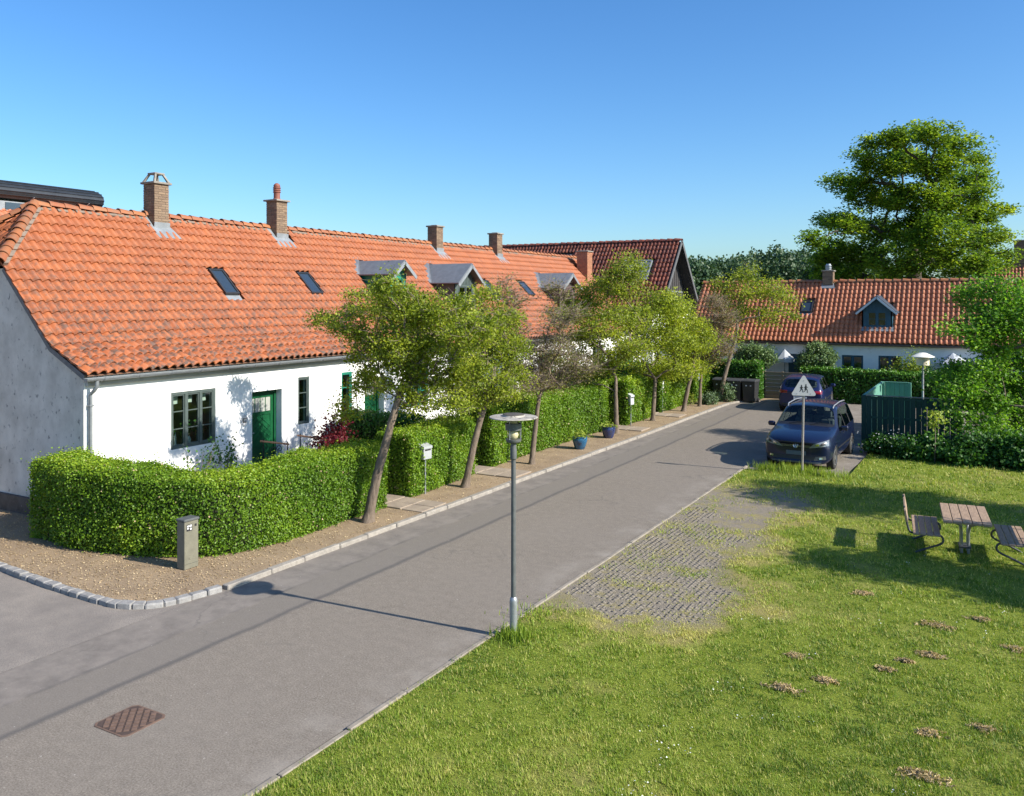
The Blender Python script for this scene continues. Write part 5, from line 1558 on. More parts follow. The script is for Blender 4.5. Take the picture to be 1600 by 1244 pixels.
# ------------------------------------------------------------------ cable cabinet at the hedge corner
M_cab = mat('olive_grey_cabinet', (.17, .162, .12), (.13, .125, .093), 6, .55)
cb = empty('cable_cabinet', (-11.93, 9.80, .06), R(-2), 'slim olive grey cable cabinet standing at the rounded hedge corner', 'cabinet')
MB().bbox(-.10, .10, -.14, .14, 0, .80, .008).build('body', M_cab, cb)
MB().bbox(-.115, .115, -.155, .155, .80, .845, .012).build('lid', M_lampgrey, cb)
lb = MB().box(.1005, .103, -.10, .01, .64, .75).build('label', M_black, cb)
for (a, b, c_, d) in ((-.09, -.05, .71, .735), (-.04, .0, .71, .74), (-.09, -.055, .675, .695), (-.03, -.005, .655, .69)): MB().box(.1031, .1038, a, b, c_, d).build('print', M_whitep, lb)
MB().box(.1005, .103, .06, .10, .70, .74).build('lock_plate', M_black, cb)
MB().box(.1005, .107, -.05, .05, .16, .19).build('vent_hood', M_cab, cb)
MB().box(.1003, .1025, -.135, .135, .085, .092).build('seam', mat('dark_seam', (.1, .1, .08), (.08, .08, .06), 5, .7), cb)

# ------------------------------------------------------------------ mailboxes
M_mail = mat('grey_mailbox', (.36, .38, .38), (.30, .32, .32), 7, .5)
def mailbox(x, y, rz, label, h=1.18, w=.27, hb=.36, d=.17, m=None):
    e = empty('mailbox', (x, y, .06), rz, label, 'mailbox', 'mailboxes on posts along the hedge')
    MB().tube([(0, 0, -.05), (0, 0, h - hb + .02)], .020, 8).build('post', M_steel, e)
    MB().bbox(-d / 2, d / 2, -w / 2, w / 2, h - hb, h - .09, .008).build('box', m or M_mail, e)
    MB().prism([(-d / 2 - .008, -w / 2 - .008, h - .088), (d / 2 + .014, -w / 2 - .008, h - .11), (d / 2 + .014, -w / 2 - .008, h - .06), (-d / 2 - .008, -w / 2 - .008, h)], (0, w + .016, 0)).build('lid', m or M_mail, e)
    MB().box(d / 2, d / 2 + .004, -w * .36, w * .36, h - .16, h - .125).build('slot', M_black, e)
    return e
mailbox(-11.62, 16.25, R(-8), 'grey mailbox on a slim post between the two leaning street trees')
mailbox(-11.50, 28.75, R(-20), 'tall pale grey mailbox against the hedge beside the third path', 1.15, .18, .40, .16, mat('pale_mailbox', (.5, .52, .53), (.44, .46, .47), 6, .5))
mailbox(-11.60, 37.0, R(-10), 'grey mailbox on a post above the lavender clumps', 1.28, .24, .30)
ln = empty('garden_lantern', (-11.72, 32.7, .06), 0, 'small white lantern head on a post in front of the hedge', 'lantern')
MB().tube([(0, 0, -.05), (0, 0, .98)], .016, 8).build('post', M_steel, ln)
MB().lathe([(.045, .98), (.055, 1.0), (.055, 1.22), (.045, 1.24)], 12).build('glass', mat('lantern_white', (.72, .73, .72), (.62, .63, .62), 6, .3), ln, smooth=30)
MB().lathe([(.075, 1.24), (.07, 1.26), (.02, 1.31)], 12).build('cap', M_lead, ln, smooth=30)

# ------------------------------------------------------------------ flower pots
M_bluegl = mat('blue_glazed_pot', (.012, .075, .16), (.02, .11, .21), 4, .18, c3=(.03, .03, .05), s3=6, lo3=.55, hi3=.7, coat=.6)
M_bluegl2 = mat('dark_blue_glazed_pot', (.015, .03, .11), (.03, .045, .13), 4, .18, c3=(.05, .05, .06), s3=6, lo3=.5, hi3=.7, coat=.6)
def pot(x, y, z, R_, H_, m, label, lm, n, lh, seed, lsz=.06):
    e = empty('flower_pot', (x, y, z), 0, label, 'flower pot')
    MB().lathe([(R_ * .62, 0), (R_ * .72, H_ * .12), (R_ * .97, H_ * .6), (R_ * 1.0, H_ * .8), (R_ * .93, H_ * .92), (R_ * 1.0, H_ * .95), (R_ * 1.0, H_), (R_ * .86, H_), (R_ * .84, H_ * .9), (.01, H_ * .9)], 24).build('pot', m, e, smooth=50)
    g_ = np.random.default_rng(seed)
    P = g_.normal(size=(n, 3)) * np.array([R_ * .5, R_ * .5, lh * .35]); P[:, 2] = np.abs(P[:, 2]) + H_ * .9
    leaves('plant', P, unit(g_.normal(size=(n, 3)) + np.array([0, 0, .8])), lsz, lm, e, g=g_)
    return e
pot(-11.05, 23.5, .06, .23, .38, M_bluegl, 'bright blue glazed pot with yellow green plant at the hedge foot', L_yellowbush, 260, .26, 1)
pot(-11.12, 25.85, .06, .23, .38, M_bluegl2, 'dark blue glazed pot beside a tree trunk at the hedge', L_yellowbush, 160, .2, 2)
pot(-15.05, 15.22, .22, .17, .30, mat('pale_clay_pot', (.42, .37, .31), (.33, .29, .24), 5, .8), 'pale clay pot on the step at the green door', L_brown, 130, .14, 3, .05)

# ------------------------------------------------------------------ picnic table and two benches
pt = empty('picnic_table', (-.53, 17.4, 0), R(5.5), 'wooden picnic table with slatted top on steel legs between two benches', 'table')
for i in range(5):
    MB().bbox(-.375 + i * .152, -.375 + i * .152 + .142, -.72, .72, .70, .74, .006).build('slat', M_wood, pt, (0, random.uniform(-.006, .006), 0))
MB().bbox(-.36, .36, -.42, -.34, .655, .699, .004).build('crossbar', M_darksteel, pt); MB().bbox(-.36, .36, .34, .42, .655, .699, .004).build('crossbar', M_darksteel, pt)
for (sx, sy) in ((-1, -1), (1, -1), (-1, 1), (1, 1)):
    MB().tube([(sx * .30, sy * .38, .655), (sx * .16, sy * .37, .645), (sx * .07, sy * .20, .56), (sx * .055, sy * .10, .40), (sx * .055, sy * .09, -.05)], .024, 8).build('leg', M_steel, pt, smooth=40)
MB().bbox(-.10, .10, -.14, .14, .14, .18, .01).build('leg_clamp', M_darksteel, pt)
def bench(x, y, rz, label):
    b = empty('park_bench', (x, y, 0), rz, label, 'bench', 'benches at the picnic table')
    for i in range(4): MB().bbox(-.22 + i * .112, -.22 + i * .112 + .103, -.70, .70, .42, .452, .006).build('seat_slat', M_wood, b, (0, random.uniform(-.005, .005), 0))
    for i in range(1):
        MB().bbox(-.018, .018, -.70, .70, 0, .215, .006).build('back_slat', M_wood, b, (-.315, 0, .625), (0, R(-10), 0))
    for s in (-1, 1):
        yy = s * .47
        P = [(-.36, yy, .86), (-.325, yy, .62), (-.29, yy, .46), (-.24, yy, .40), (-.1, yy, .40), (.16, yy, .40), (.245, yy, .375), (.27, yy, .30), (.22, yy, .235), (.05, yy, .16), (-.16, yy, .06), (-.22, yy, .01), (-.22, yy, -.05)]
        MB().tube(smooth_path(P, 4), .019, 8).build('leg', M_darksteel, b, smooth=60)
        MB().lathe([(.05, -.01), (.05, .012)], 10).build('foot_plate', M_darksteel, b, (-.22, yy, .0))
    return b
bench(-1.17, 17.4, R(6.0), 'park bench facing the picnic table from the road side, back slat casting a shadow')
bench(.20, 17.4, PI + R(5.0), 'park bench facing the picnic table from the lawn side, half sunlit seat')

# ------------------------------------------------------------------ green board fence round the bin yard
M_dgreen = mat('dark_green_boards', (.010, .045, .035), (.016, .06, .046), 7, .7, (20, .3, .006), stretch=(3, 3, .4))
M_dgreen_l = mat('green_board_edges', (.02, .08, .06), (.014, .06, .045), 9, .7)
M_bgreen = mat('sunlit_green_boards', (.12, .31, .235), (.09, .25, .19), 7, .75, (20, .3, .006), stretch=(3, 3, .4))  # paler copy of the fence green: sun on inner boards put into the colour
fe = empty('board_fence', (-3.69, 28.9, 0), 0, 'dark green vertical board fence enclosing the bin yard beside the blue car', 'fence')
FH = 1.56
MB().bbox(-.07, .07, -.07, .07, 0, FH + .02, .008).build('post', M_dgreen, fe)
for i in range(17):
    x0 = .09 + i * .157
    front = i % 2 == 0
    b = MB().bbox(x0 - (.0), x0 + .135, -.060 if front else -.012, -.036 if front else .012, .03, FH + random.uniform(-.01, .006), .004).build('board', M_dgreen, fe)
    MB().box(x0 - .012, x0 + .0, -.064 if front else -.030, -.03 if front else .012, .03, FH).build('batten', M_dgreen_l, fe)
for zz in (.86, FH - .10, .2):
    MB().bbox(.07, 2.72, -.034, -.014, zz, zz + .07, .003).build('rail', M_dgreen_l, fe)
MB().box(.07, 2.74, -.075, .03, FH + .008, FH + .035).build('top_cap', mat('grey_cap_board', (.26, .25, .22), (.17, .16, .14), 7, .85, (20, .4, .01)), fe)
for i in range(31):
    y0 = .09 + i * .157
    MB().bbox(-.05, -.02, y0, y0 + .15, .03, FH, .003).build('board', M_bgreen, fe)
MB().bbox(-.055, .02, .07, 5.0, FH - .04, FH + .02, .004).build('rail', M_bgreen, fe)
MB().bbox(-.07, .07, 4.98, 5.12, 0, FH + .02, .006).build('post', M_bgreen, fe)
for i in range(5):
    x0 = .09 + i * .157
    MB().bbox(x0, x0 + .15, 5.03, 5.055, .03, FH, .003).build('board', M_bgreen, fe)
MB().bbox(.07, .86, 5.0, 5.08, FH - .0, FH + .03, .004).build('rail', M_bgreen, fe)
MB().bbox(.86, .95, 5.0, 5.09, 0, FH + .02, .006).build('post', M_bgreen, fe)

# ------------------------------------------------------------------ wooden gate, wheelie bins
gt = empty('board_gate', (-8.75, 39.9, 0), 0, 'low weathered horizontal board gate between hedge and blue hatchback', 'gate')
M_gatew = mat('weathered_gate_boards', (.24, .19, .12), (.15, .115, .075), 6, .85, (20, .4, .006), stretch=(.5, 1, 5))
for i in range(7):
    MB().bbox(-.60, .95, -.02, .02, .08 + i * .175, .08 + i * .175 + .145, .004).build('board', M_gatew, gt)
for x in (-.62, .17, .97): MB().bbox(x - .04, x + .04, .02, .10, 0, 1.3, .005).build('post', M_gatew, gt)
M_bin = mat('black_bin_plastic', (.022, .023, .025), (.035, .036, .038), 9, .45)
def bin_(x, y, rz, label):
    e = empty('wheelie_bin', (x, y, .01), rz, label, 'bin', 'black wheelie bins in front of the far hedge')
    w0, w1, d0, d1, h = .24, .29, .25, .33, .95
    V = [(-w0, -d0, .06), (w0, -d0, .06), (w0, d0, .06), (-w0, d0, .06), (-w1, -d1, h), (w1, -d1, h), (w1, d1, h), (-w1, d1, h)]
    MB().add(V, [(0, 3, 2, 1), (4, 5, 6, 7), (0, 1, 5, 4), (1, 2, 6, 5), (2, 3, 7, 6), (3, 0, 4, 7)]).build('body', M_bin, e)
    MB().bbox(-w1 - .015, w1 + .015, -d1 - .015, d1 + .015, h - .06, h - .0, .01).build('rim', M_bin, e)
    MB().prism([(-w1 - .01, -d1 - .03, h + .002), (-w1 - .01, d1 + .02, h + .002), (-w1 - .01, d1, h + .07), (-w1 - .01, 0, h + .085), (-w1 - .01, -d1, h + .04)], (2 * w1 + .02, 0, 0)).build('lid', mat('bin_lid', (.05, .052, .055), (.07, .07, .075), 7, .4), e)
    MB().tube([(-w1, d1 + .06, h - .03), (w1, d1 + .06, h - .03)], .016, 8).build('handle', M_bin, e)
    for s in (-1, 1):
        MB().lathe([(.05, -.02), (.10, -.02), (.105, 0), (.10, .02), (.05, .02)], 16).build('wheel', M_black, e, (s * (w0 + .02), d0 + .04, .10), (0, R(90), 0))
        MB().box(s * .10 - .03, s * .10 + .03, -d1 * .93 - .003, -d1 * .93 + .05, .73, .78).build('sticker', M_whitep, e, (0, -.012, 0))
    return e
bin_(-9.62, 38.35, R(-4), 'black wheelie bin closest to the board gate, grey lit side')
bin_(-10.28, 38.30, R(3), 'black wheelie bin in the middle of the three with white stickers')
bin_(-10.95, 38.35, R(-3), 'black wheelie bin half behind the slanting tree trunk')
# parasols in the far gardens
M_para = mat('white_parasol', (.42, .44, .46), (.38, .40, .42), 5, .8)
def parasol(x, y, z, r, label):
    e = empty('parasol', (x, y, 0), 0, label, 'parasol', 'white garden parasols at the cottage')
    MB().tube([(0, 0, 0), (0, 0, z + .3)], .022, 8).build('pole', M_steel, e)
    mb = MB(); n = 8
    V = [(0, 0, z + .45)] + [(r * math.cos(2 * PI * k / n + .2), r * math.sin(2 * PI * k / n + .2), z) for k in range(n)] + [(r * math.cos(2 * PI * k / n + .2), r * math.sin(2 * PI * k / n + .2), z - .16) for k in range(n)]
    mb.add(V, [(0, 1 + k, 1 + (k + 1) % n) for k in range(n)] + [(1 + k, 1 + n + k, 1 + n + (k + 1) % n, 1 + (k + 1) % n) for k in range(n)])
    mb.build('canopy', M_para, e)
parasol(-8.8, 41.45, 1.8, .45, 'white parasol between the two round olive green shrubs')
parasol(-1.7, 41.3, 1.85, .7, 'white parasol beside the yellow green bush')

# ------------------------------------------------------------------ cars
def paint(name, c, flake):
    m, nt, b = nt_new(name)
    b.inputs['Base Color'].default_value = rgb(c); b.inputs['Roughness'].default_value = .4; b.inputs['Metallic'].default_value = .2
    b.inputs['Coat Weight'].default_value = .6; b.inputs['Coat Roughness'].default_value = .03; b.inputs['Specular IOR Level'].default_value = .3
    pos = n_pos(nt, 'obj'); col = n_mix(nt, n_range(nt, n_noise(nt, pos, 300, 2), .3, .7), c, flake)
    nt.links.new(col, b.inputs['Base Color'])
    return m
M_navy = paint('navy_metallic', (.003, .007, .028), (.006, .013, .048))
M_blue2 = paint('royal_blue_metallic', (.005, .012, .055), (.009, .018, .08))
M_carglass = glass_mat('car_glass', (.60, .70, .68), .05)
M_rubber = mat('tyre_rubber', (.018, .018, .018), (.028, .027, .026), 20, .85)
M_alloy = mat('alloy_rim', (.50, .51, .52), (.42, .43, .44), 10, .35, metal=.8)
M_trim = mat('black_trim', (.014, .014, .015), (.02, .02, .021), 10, .45)
M_chrome = mat('chrome', (.72, .73, .75), (.68, .69, .7), 5, .12, metal=1.0)
M_lens = mat('headlight_lens', (.26, .29, .31), (.14, .16, .17), 25, .1, spec=.6, metal=.2)
M_redlens = mat('red_tail_lens', (.26, .006, .010), (.18, .004, .006), 20, .12, coat=.8)
M_seat = mat('grey_seat_cloth', (.12, .125, .13), (.09, .09, .095), 20, .9)
M_dash = mat('dashboard_plastic', (.035, .036, .038), (.05, .05, .052), 9, .7)
M_platebl = mat('blank_plate', (.085, .115, .135), (.075, .10, .12), 9, .5)

def car(name, label, loc, rz, pm, H=1.62, Lg=4.4, hatch=False, rear_plate=None, front_plate=True, rails=True):
    root = empty(name, loc, rz, label, 'car', 'cars parked at the end of the street')
    k = (H - .5) / (1.62 - .5); ky = Lg / 4.42
    def zz(z): return z if z < .5 else .5 + (z - .5) * k
    S = [
     (0.02, [(.52, .24), (.60, .30), (.64, .48), (.60, .62), (.52, .70), (.44, .72), (.28, .74), (0, .745)], 0, .30),
     (0.00, [(.64, .20), (.78, .27), (.83, .48), (.80, .66), (.70, .76), (.58, .79), (.34, .815), (0, .825)], 0, .30),
     (0.20, [(.68, .19), (.84, .25), (.885, .50), (.865, .74), (.78, .845), (.64, .875), (.36, .905), (0, .915)], 0, .22),
     (0.48, [(.70, .19), (.875, .25), (.895, .52), (.88, .79), (.81, .895), (.68, .93), (.37, .965), (0, .975)], 0, .12),
     (0.62, [(.66, .36), (.885, .46), (.90, .58), (.885, .81), (.82, .915), (.70, .95), (.37, .99), (0, 1.0)], 0, .08),
     (0.88, [(.66, .56), (.89, .68), (.905, .735), (.89, .855), (.83, .95), (.72, .985), (.38, 1.02), (0, 1.03)], 0, .06),
     (1.14, [(.66, .36), (.885, .46), (.90, .58), (.89, .88), (.84, .98), (.745, 1.015), (.39, 1.045), (0, 1.055)], 0, .06),
     (1.28, [(.70, .18), (.88, .24), (.90, .55), (.89, .90), (.845, 1.0), (.765, 1.045), (.40, 1.07), (0, 1.08)], 0, .10),
     (1.40, [(.70, .18), (.88, .24), (.90, .55), (.89, .915), (.84, 1.05), (.765, 1.10), (.42, 1.13), (0, 1.14)], 0, .14),
     (1.98, [(.70, .18), (.88, .24), (.90, .55), (.885, .95), (.715, 1.44), (.655, 1.50), (.38, 1.545), (0, 1.555)], 0, .14),
     (2.12, [(.70, .18), (.88, .24), (.90, .55), (.885, .955), (.70, 1.475), (.64, 1.535), (.38, 1.575), (0, 1.585)], 0, .10),
     (2.36, [(.70, .18), (.88, .24), (.90, .55), (.885, .96), (.695, 1.49), (.63, 1.55), (.38, 1.59), (0, 1.60)], 0, .04),
     (2.46, [(.70, .18), (.88, .24), (.90, .55), (.885, .965), (.693, 1.492), (.63, 1.552), (.38, 1.593), (0, 1.605)], 0, 0),
     (3.20, [(.70, .18), (.88, .24), (.90, .55), (.885, .985), (.69, 1.49), (.63, 1.55), (.38, 1.59), (0, 1.60)], 0, 0),
     (3.30, [(.66, .36), (.885, .46), (.90, .58), (.885, .988), (.69, 1.487), (.63, 1.546), (.38, 1.587), (0, 1.597)], 0, 0),
     (3.56, [(.66, .56), (.89, .68), (.905, .735), (.885, .995), (.688, 1.475), (.628, 1.535), (.38, 1.575), (0, 1.585)], 0, 0),
     (3.82, [(.66, .36), (.885, .46), (.90, .58), (.88, 1.0), (.685, 1.455), (.626, 1.515), (.37, 1.555), (0, 1.565)], 0, -.02),
     (4.02, [(.70, .20), (.87, .26), (.895, .56), (.872, 1.0), (.685, 1.43), (.626, 1.49), (.37, 1.53), (0, 1.54)], 0, -.05),
     (4.16, [(.70, .22), (.855, .28), (.88, .58), (.85, .995), (.69, 1.38), (.63, 1.425), (.37, 1.46), (0, 1.47)], 0, -.09),
     (4.31, [(.68, .23), (.84, .29), (.865, .58), (.825, .96), (.735, 1.05), (.655, 1.065), (.38, 1.08), (0, 1.085)], 0, -.12),
     (4.38, [(.66, .24), (.82, .30), (.85, .56), (.80, .86), (.71, .93), (.62, .95), (.36, .96), (0, .965)], 0, -.14),
     (4.42, [(.60, .27), (.74, .33), (.77, .54), (.72, .74), (.60, .80), (.52, .82), (.32, .83), (0, .83)], 0, -.14)]
    n = len(S); m_ = 8
    bm = bmesh.new()
    VR = []; VL = []
    for (y, pr, _, sw) in S:
        a = []; b = []
        for j, (x, z) in enumerate(pr):
            z_ = zz(z); yy = y
            if hatch and y > 3.5: yy = y - .30 * max(0, (z - 1.0) / .55)
            yy = (yy + sw * (x / .9) ** 2) * ky
            vr = bm.verts.new((x, yy, z_)); a.append(vr)
            b.append(vr if x == 0 else bm.verts.new((-x, yy, z_)))
        VR.append(a); VL.append(b)
    WS, SW, RW_, TR = 1, 2, 4, 5
    def mi(i, j, left):
        # station interval i, row j
        if j >= 5 and i in (8,): return WS
        if j >= 5 and i in (7,): return TR
        if j == 3 and 8 <= i <= 17 and i not in (11, 13): return SW + (1 if left else 0)
        if j == 3 and i in (11, 13): return TR
        if j >= 5 and i in (18,): return RW_
        return 0
    for i in range(n - 1):
        for j in range(m_ - 1):
            f = bm.faces.new((VR[i][j], VR[i + 1][j], VR[i + 1][j + 1], VR[i][j + 1])); f.material_index = mi(i, j, False)
            f = bm.faces.new((VL[i][j + 1], VL[i + 1][j + 1], VL[i + 1][j], VL[i][j])); f.material_index = mi(i, j, True)
        f = bm.faces.new((VL[i][0], VL[i + 1][0], VR[i + 1][0], VR[i][0])); f.material_index = TR
    for (i, fl) in ((0, 0), (n - 1, 1)):
        for j in range(m_ - 1):
            q = [VR[i][j], VR[i][j + 1], VL[i][j + 1], VL[i][j]] if VR[i][j + 1] is not VL[i][j + 1] else [VR[i][j], VR[i][j + 1], VL[i][j]]
            bm.faces.new(q if not fl else q[::-1])
    bmesh.ops.recalc_face_normals(bm, faces=bm.faces)
    cl = bm.edges.layers.float.get('crease_edge') or bm.edges.layers.float.new('crease_edge')
    for e in bm.edges:
        ms = {f.material_index for f in e.link_faces}
        if len(ms) > 1: e[cl] = .75
    me = bpy.data.meshes.new('body'); bm.to_mesh(me); bm.free()
    tmp = bpy.data.objects.new('tmp', me); C.objects.link(tmp)
    md = tmp.modifiers.new('s', 'SUBSURF'); md.levels = 2; md.render_levels = 2
    dg = bpy.context.evaluated_depsgraph_get(); dg.update()
    ev = tmp.evaluated_get(dg); me2 = bpy.data.meshes.new_from_object(ev)
    bpy.data.objects.remove(tmp)
    co = np.zeros(len(me2.vertices) * 3); me2.vertices.foreach_get('co', co); co = co.reshape(-1, 3)
    polys = [(tuple(p.vertices), p.material_index) for p in me2.polygons]
    bvh = BVHTree.FromPolygons([tuple(c) for c in co], [p[0] for p in polys])
    def sub(name_, idx, m, off=0):
        fs = [p[0] for p in polys if p[1] == idx]
        if not fs: return None
        used = sorted({v for f in fs for v in f}); mp = {v: i for i, v in enumerate(used)}
        mm = bpy.data.meshes.new(name_); mm.from_pydata([tuple(co[v]) for v in used], [], [tuple(mp[v] for v in f) for f in fs]); mm.update()
        for p in mm.polygons: p.use_smooth = True
        return link(name_, mm, m, root)
    sub('body', 0, pm); sub('windscreen', 1, M_carglass); sub('side_windows', 2, M_carglass); sub('side_windows', 3, M_carglass); sub('rear_window', 4, M_carglass); sub('trim', 5, M_trim)
    def patch(name_, quad, m, d, off=.004, nu=8, nv=6, thick=0.0, parent=None):
        """bilinear quad in (x,z) [front/rear] projected on to the body along d=+-1 in y"""
        V = []
        for j in range(nv + 1):
            for i in range(nu + 1):
                u, v = i / nu, j / nv
                x = (quad[0][0] * (1 - u) + quad[1][0] * u) * (1 - v) + (quad[3][0] * (1 - u) + quad[2][0] * u) * v
                z = (quad[0][1] * (1 - u) + quad[1][1] * u) * (1 - v) + (quad[3][1] * (1 - u) + quad[2][1] * u) * v
                z = zz(z)
                hit = bvh.ray_cast(Vector((x, -2 if d > 0 else 8, z)), Vector((0, d, 0)))
                p = hit[0] if hit[0] is not None else Vector((x, .2 if d > 0 else Lg - .2, z))
                nn = hit[1] if hit[1] is not None else Vector((0, -d, 0))
                if nn.y * d > 0: nn = -nn
                V.append(p + nn * off)
        F = [(j * (nu + 1) + i, j * (nu + 1) + i + 1, (j + 1) * (nu + 1) + i + 1, (j + 1) * (nu + 1) + i) for j in range(nv) for i in range(nu)]
        mb = MB().add(V, F)
        o = mb.build(name_, m, parent or root)
        for p in o.data.polygons: p.use_smooth = True
        return o
    # --- front
    for s in (-1, 1):
        hl = patch('headlight', [(s * .34, .62), (s * .82, .70), (s * .80, .84), (s * .46, .745)], M_lens, 1, .006)
        patch('lamp_bowl', [(s * .50, .68), (s * .60, .70), (s * .59, .755), (s * .52, .735)], M_chrome, 1, .011, 4, 4, parent=hl)
        patch('lamp_bowl', [(s * .64, .705), (s * .73, .72), (s * .72, .785), (s * .65, .765)], M_trim, 1, .011, 4, 4, parent=hl)
        fg = patch('fog_light_panel', [(s * .46, .29), (s * .76, .34), (s * .75, .43), (s * .50, .40)], M_lampgrey if s > 0 else M_trim, 1, .006)
        patch('fog_light', [(s * .60, .335), (s * .69, .345), (s * .69, .395), (s * .60, .385)], M_chrome, 1, .012, 4, 4, parent=fg)
    gr_ = patch('grille', [(-.36, .63), (.36, .63), (.44, .715), (-.44, .715)], M_trim, 1, .005, 14, 4)
    for zc in (.655, .69): patch('grille_bar', [(-.37, zc - .006), (.37, zc - .006), (.38, zc + .006), (-.38, zc + .006)], M_steel, 1, .012, 14, 1, parent=gr_)
    patch('lower_grille', [(-.50, .30), (.50, .30), (.56, .40), (-.56, .40)], M_trim, 1, .005, 14, 4)
    patch('bumper_lip', [(-.62, .225), (.62, .225), (.66, .255), (-.66, .255)], M_lampgrey, 1, .012, 14, 1)
    hit = bvh.ray_cast(Vector((0, -2, zz(.675))), Vector((0, 1, 0)))
    ey_ = hit[0].y - .024
    em = MB(); r = .062
    em.tube([(r * math.cos(a), 0, r * math.sin(a)) for a in np.linspace(0, 2 * PI, 25)], .0065, 6, False)
    for (a, b) in (((-.028, .050), (-.004, .006)), ((.028, .050), (.004, .006)), ((-.052, .022), (-.028, -.045)), ((.052, .022), (.028, -.045)), ((-.028, -.045), (0, .0)), ((.028, -.045), (0, .0))):
        em.tube([(a[0], 0, a[1]), (b[0], 0, b[1])], .006, 5)
    eo = em.build('emblem', M_chrome, root, (0, ey_, zz(.675)), (R(-8), 0, 0))
    MB().lathe([(.06, 0), (.06, .008)], 20).build('emblem_back', mat('emblem_blue', (.02, .05, .16), (.02, .04, .13), 5, .3), eo, (0, .012, 0), (R(90), 0, 0))
    if front_plate:
        MB().bbox(-.26, .26, -.012, .0, -.055, .055, .004).build('number_plate', M_platebl, root, (0, bvh.ray_cast(Vector((0, -2, .46)), Vector((0, 1, 0)))[0].y - .008, .475), (R(-4), 0, 0))
    # --- rear
    for s in (-1, 1):
        patch('tail_light', [(s * .50, .83), (s * .83, .82), (s * .82, .96), (s * .50, .95)] if hatch else [(s * .62, .80), (s * .82, .80), (s * .80, 1.0), (s * .66, 1.0)], M_redlens, -1, .006)
    patch('rear_bumper_trim', [(-.70, .28), (.70, .28), (.74, .36), (-.74, .36)], M_trim, -1, .006, 14, 2)
    yr = bvh.ray_cast(Vector((0, 8, .60)), Vector((0, -1, 0)))[0].y
    pp = MB().bbox(-.26, .26, 0, .012, -.055, .055, .004).build('number_plate', M_whitep, root, (0, yr + .004, .60))
    if rear_plate:
        o = link('plate_text', text_mesh(rear_plate, .095, .001), None, pp, (0, .014, 0), (R(90), 0, PI)); o.data.materials.clear(); o.data.materials.append(M_black)
        yb = bvh.ray_cast(Vector((0, 8, zz(.90))), Vector((0, -1, 0)))[0].y
        em2 = MB().tube([(.06 * math.cos(a), 0, .06 * math.sin(a)) for a in np.linspace(0, 2 * PI, 21)], .008, 6, False)
        for (a, b) in (((-.028, .050), (0, .0)), ((.028, .050), (0, .0)), ((-.052, .015), (-.025, -.045)), ((.052, .015), (.025, -.045)), ((-.025, -.045), (0, 0)), ((.025, -.045), (0, 0))): em2.tube([(a[0], 0, a[1]), (b[0], 0, b[1])], .006, 5)
        em2.build('emblem', M_chrome, root, (0, yb + .012, zz(.90)))
    # --- wheels
    for (yy, nm) in ((.88 * ky, 'f'), (3.56 * ky, 'r')):
        for s in (-1, 1):
            w = empty('wheel', (s * .79, yy, .315), 0, parent=root)
            w.rotation_euler = (0, R(90) * s, 0)
            MB().lathe([(.20, -.09), (.285, -.10), (.315, -.08), (.318, 0), (.315, .08), (.285, .10), (.20, .09)], 28).build('tyre', M_rubber, w, smooth=40)
            rm = MB().lathe([(.03, .06), (.06, .075), (.06, .09), (.02, .095)], 16)
            rm.lathe([(.205, .02), (.21, .092), (.195, .096), (.185, .05)], 28)
            for q in range(5):
                a = q * 2 * PI / 5
                rm.obox((math.cos(a) * .12, math.sin(a) * .12, .07), (math.cos(a) * .085, math.sin(a) * .085, .006), (-math.sin(a) * .028, math.cos(a) * .028, 0), (0, 0, .012))
            rm.build('rim', M_alloy, w)
            MB().lathe([(.19, .0), (.19, .03), (.01, .031)], 20).build('brake_disc', M_trim, w)
    # --- mirrors, rails, wipers, handles
    for s in (-1, 1):
        mr = MB().bbox(-.10, .10, -.05, .07, -.065, .065, .035).build('mirror', pm, root, (s * 1.0, 1.62 * ky, zz(1.02)), (0, 0, s * R(8)))
        MB().tube([(s * .88, 1.62 * ky, zz(.96)), (s * .95, 1.62 * ky, zz(.985))], .025, 6).build('mirror_arm', M_trim, root)
        for yy in (2.18, 3.05): MB().bbox(-.012, .012, -.09, .09, -.014, .014, .006).build('door_handle', pm, root, (s * .905, yy * ky, .86 if not hatch else .80))
        MB().bbox(-.006, .006, -.95, .95, -.02, .02, .003).build('side_moulding', M_trim, root, (s * .902, 2.22 * ky, .52))
        if rails: MB().tube([(s * .62, 2.0 * ky, zz(1.50)), (s * .63, 2.12 * ky, zz(1.57)), (s * .63, 3.0 * ky, zz(1.595)), (s * .62, 3.75 * ky, zz(1.56)), (s * .61, 3.9 * ky, zz(1.53))], .018, 6).build('roof_rail', M_steel, root, smooth=40)
    for s in (-.45, .12): MB().tube([(s, 1.33 * ky, zz(1.10)), (s + .25, 1.40 * ky, zz(1.145)), (s + .52, 1.42 * ky, zz(1.13))], .010, 5).build('wiper', M_trim, root)
    # --- cabin
    MB().bbox(-.72, .72, 1.30 * ky, 1.95 * ky, .80, zz(1.02), .05).build('dashboard', M_dash, root)
    MB().bbox(-.76, .76, 1.2 * ky, 4.05 * ky, .30, .42, .02).build('cabin_floor', M_dash, root)
    for (x, y) in ((-.36, 2.45), (.36, 2.45), (-.40, 3.25), (.0, 3.25), (.40, 3.25)):
        se = MB().bbox(-.21, .21, -.28, .20, .42, .62, .05); se.bbox(-.20, .20, .14, .28, .58, zz(1.12), .05)
        o = se.build('seat', M_seat, root, (x, y * ky, 0)); MB().bbox(-.12, .12, .18, .27, zz(1.14), zz(1.34), .03).build('headrest', M_seat, o)
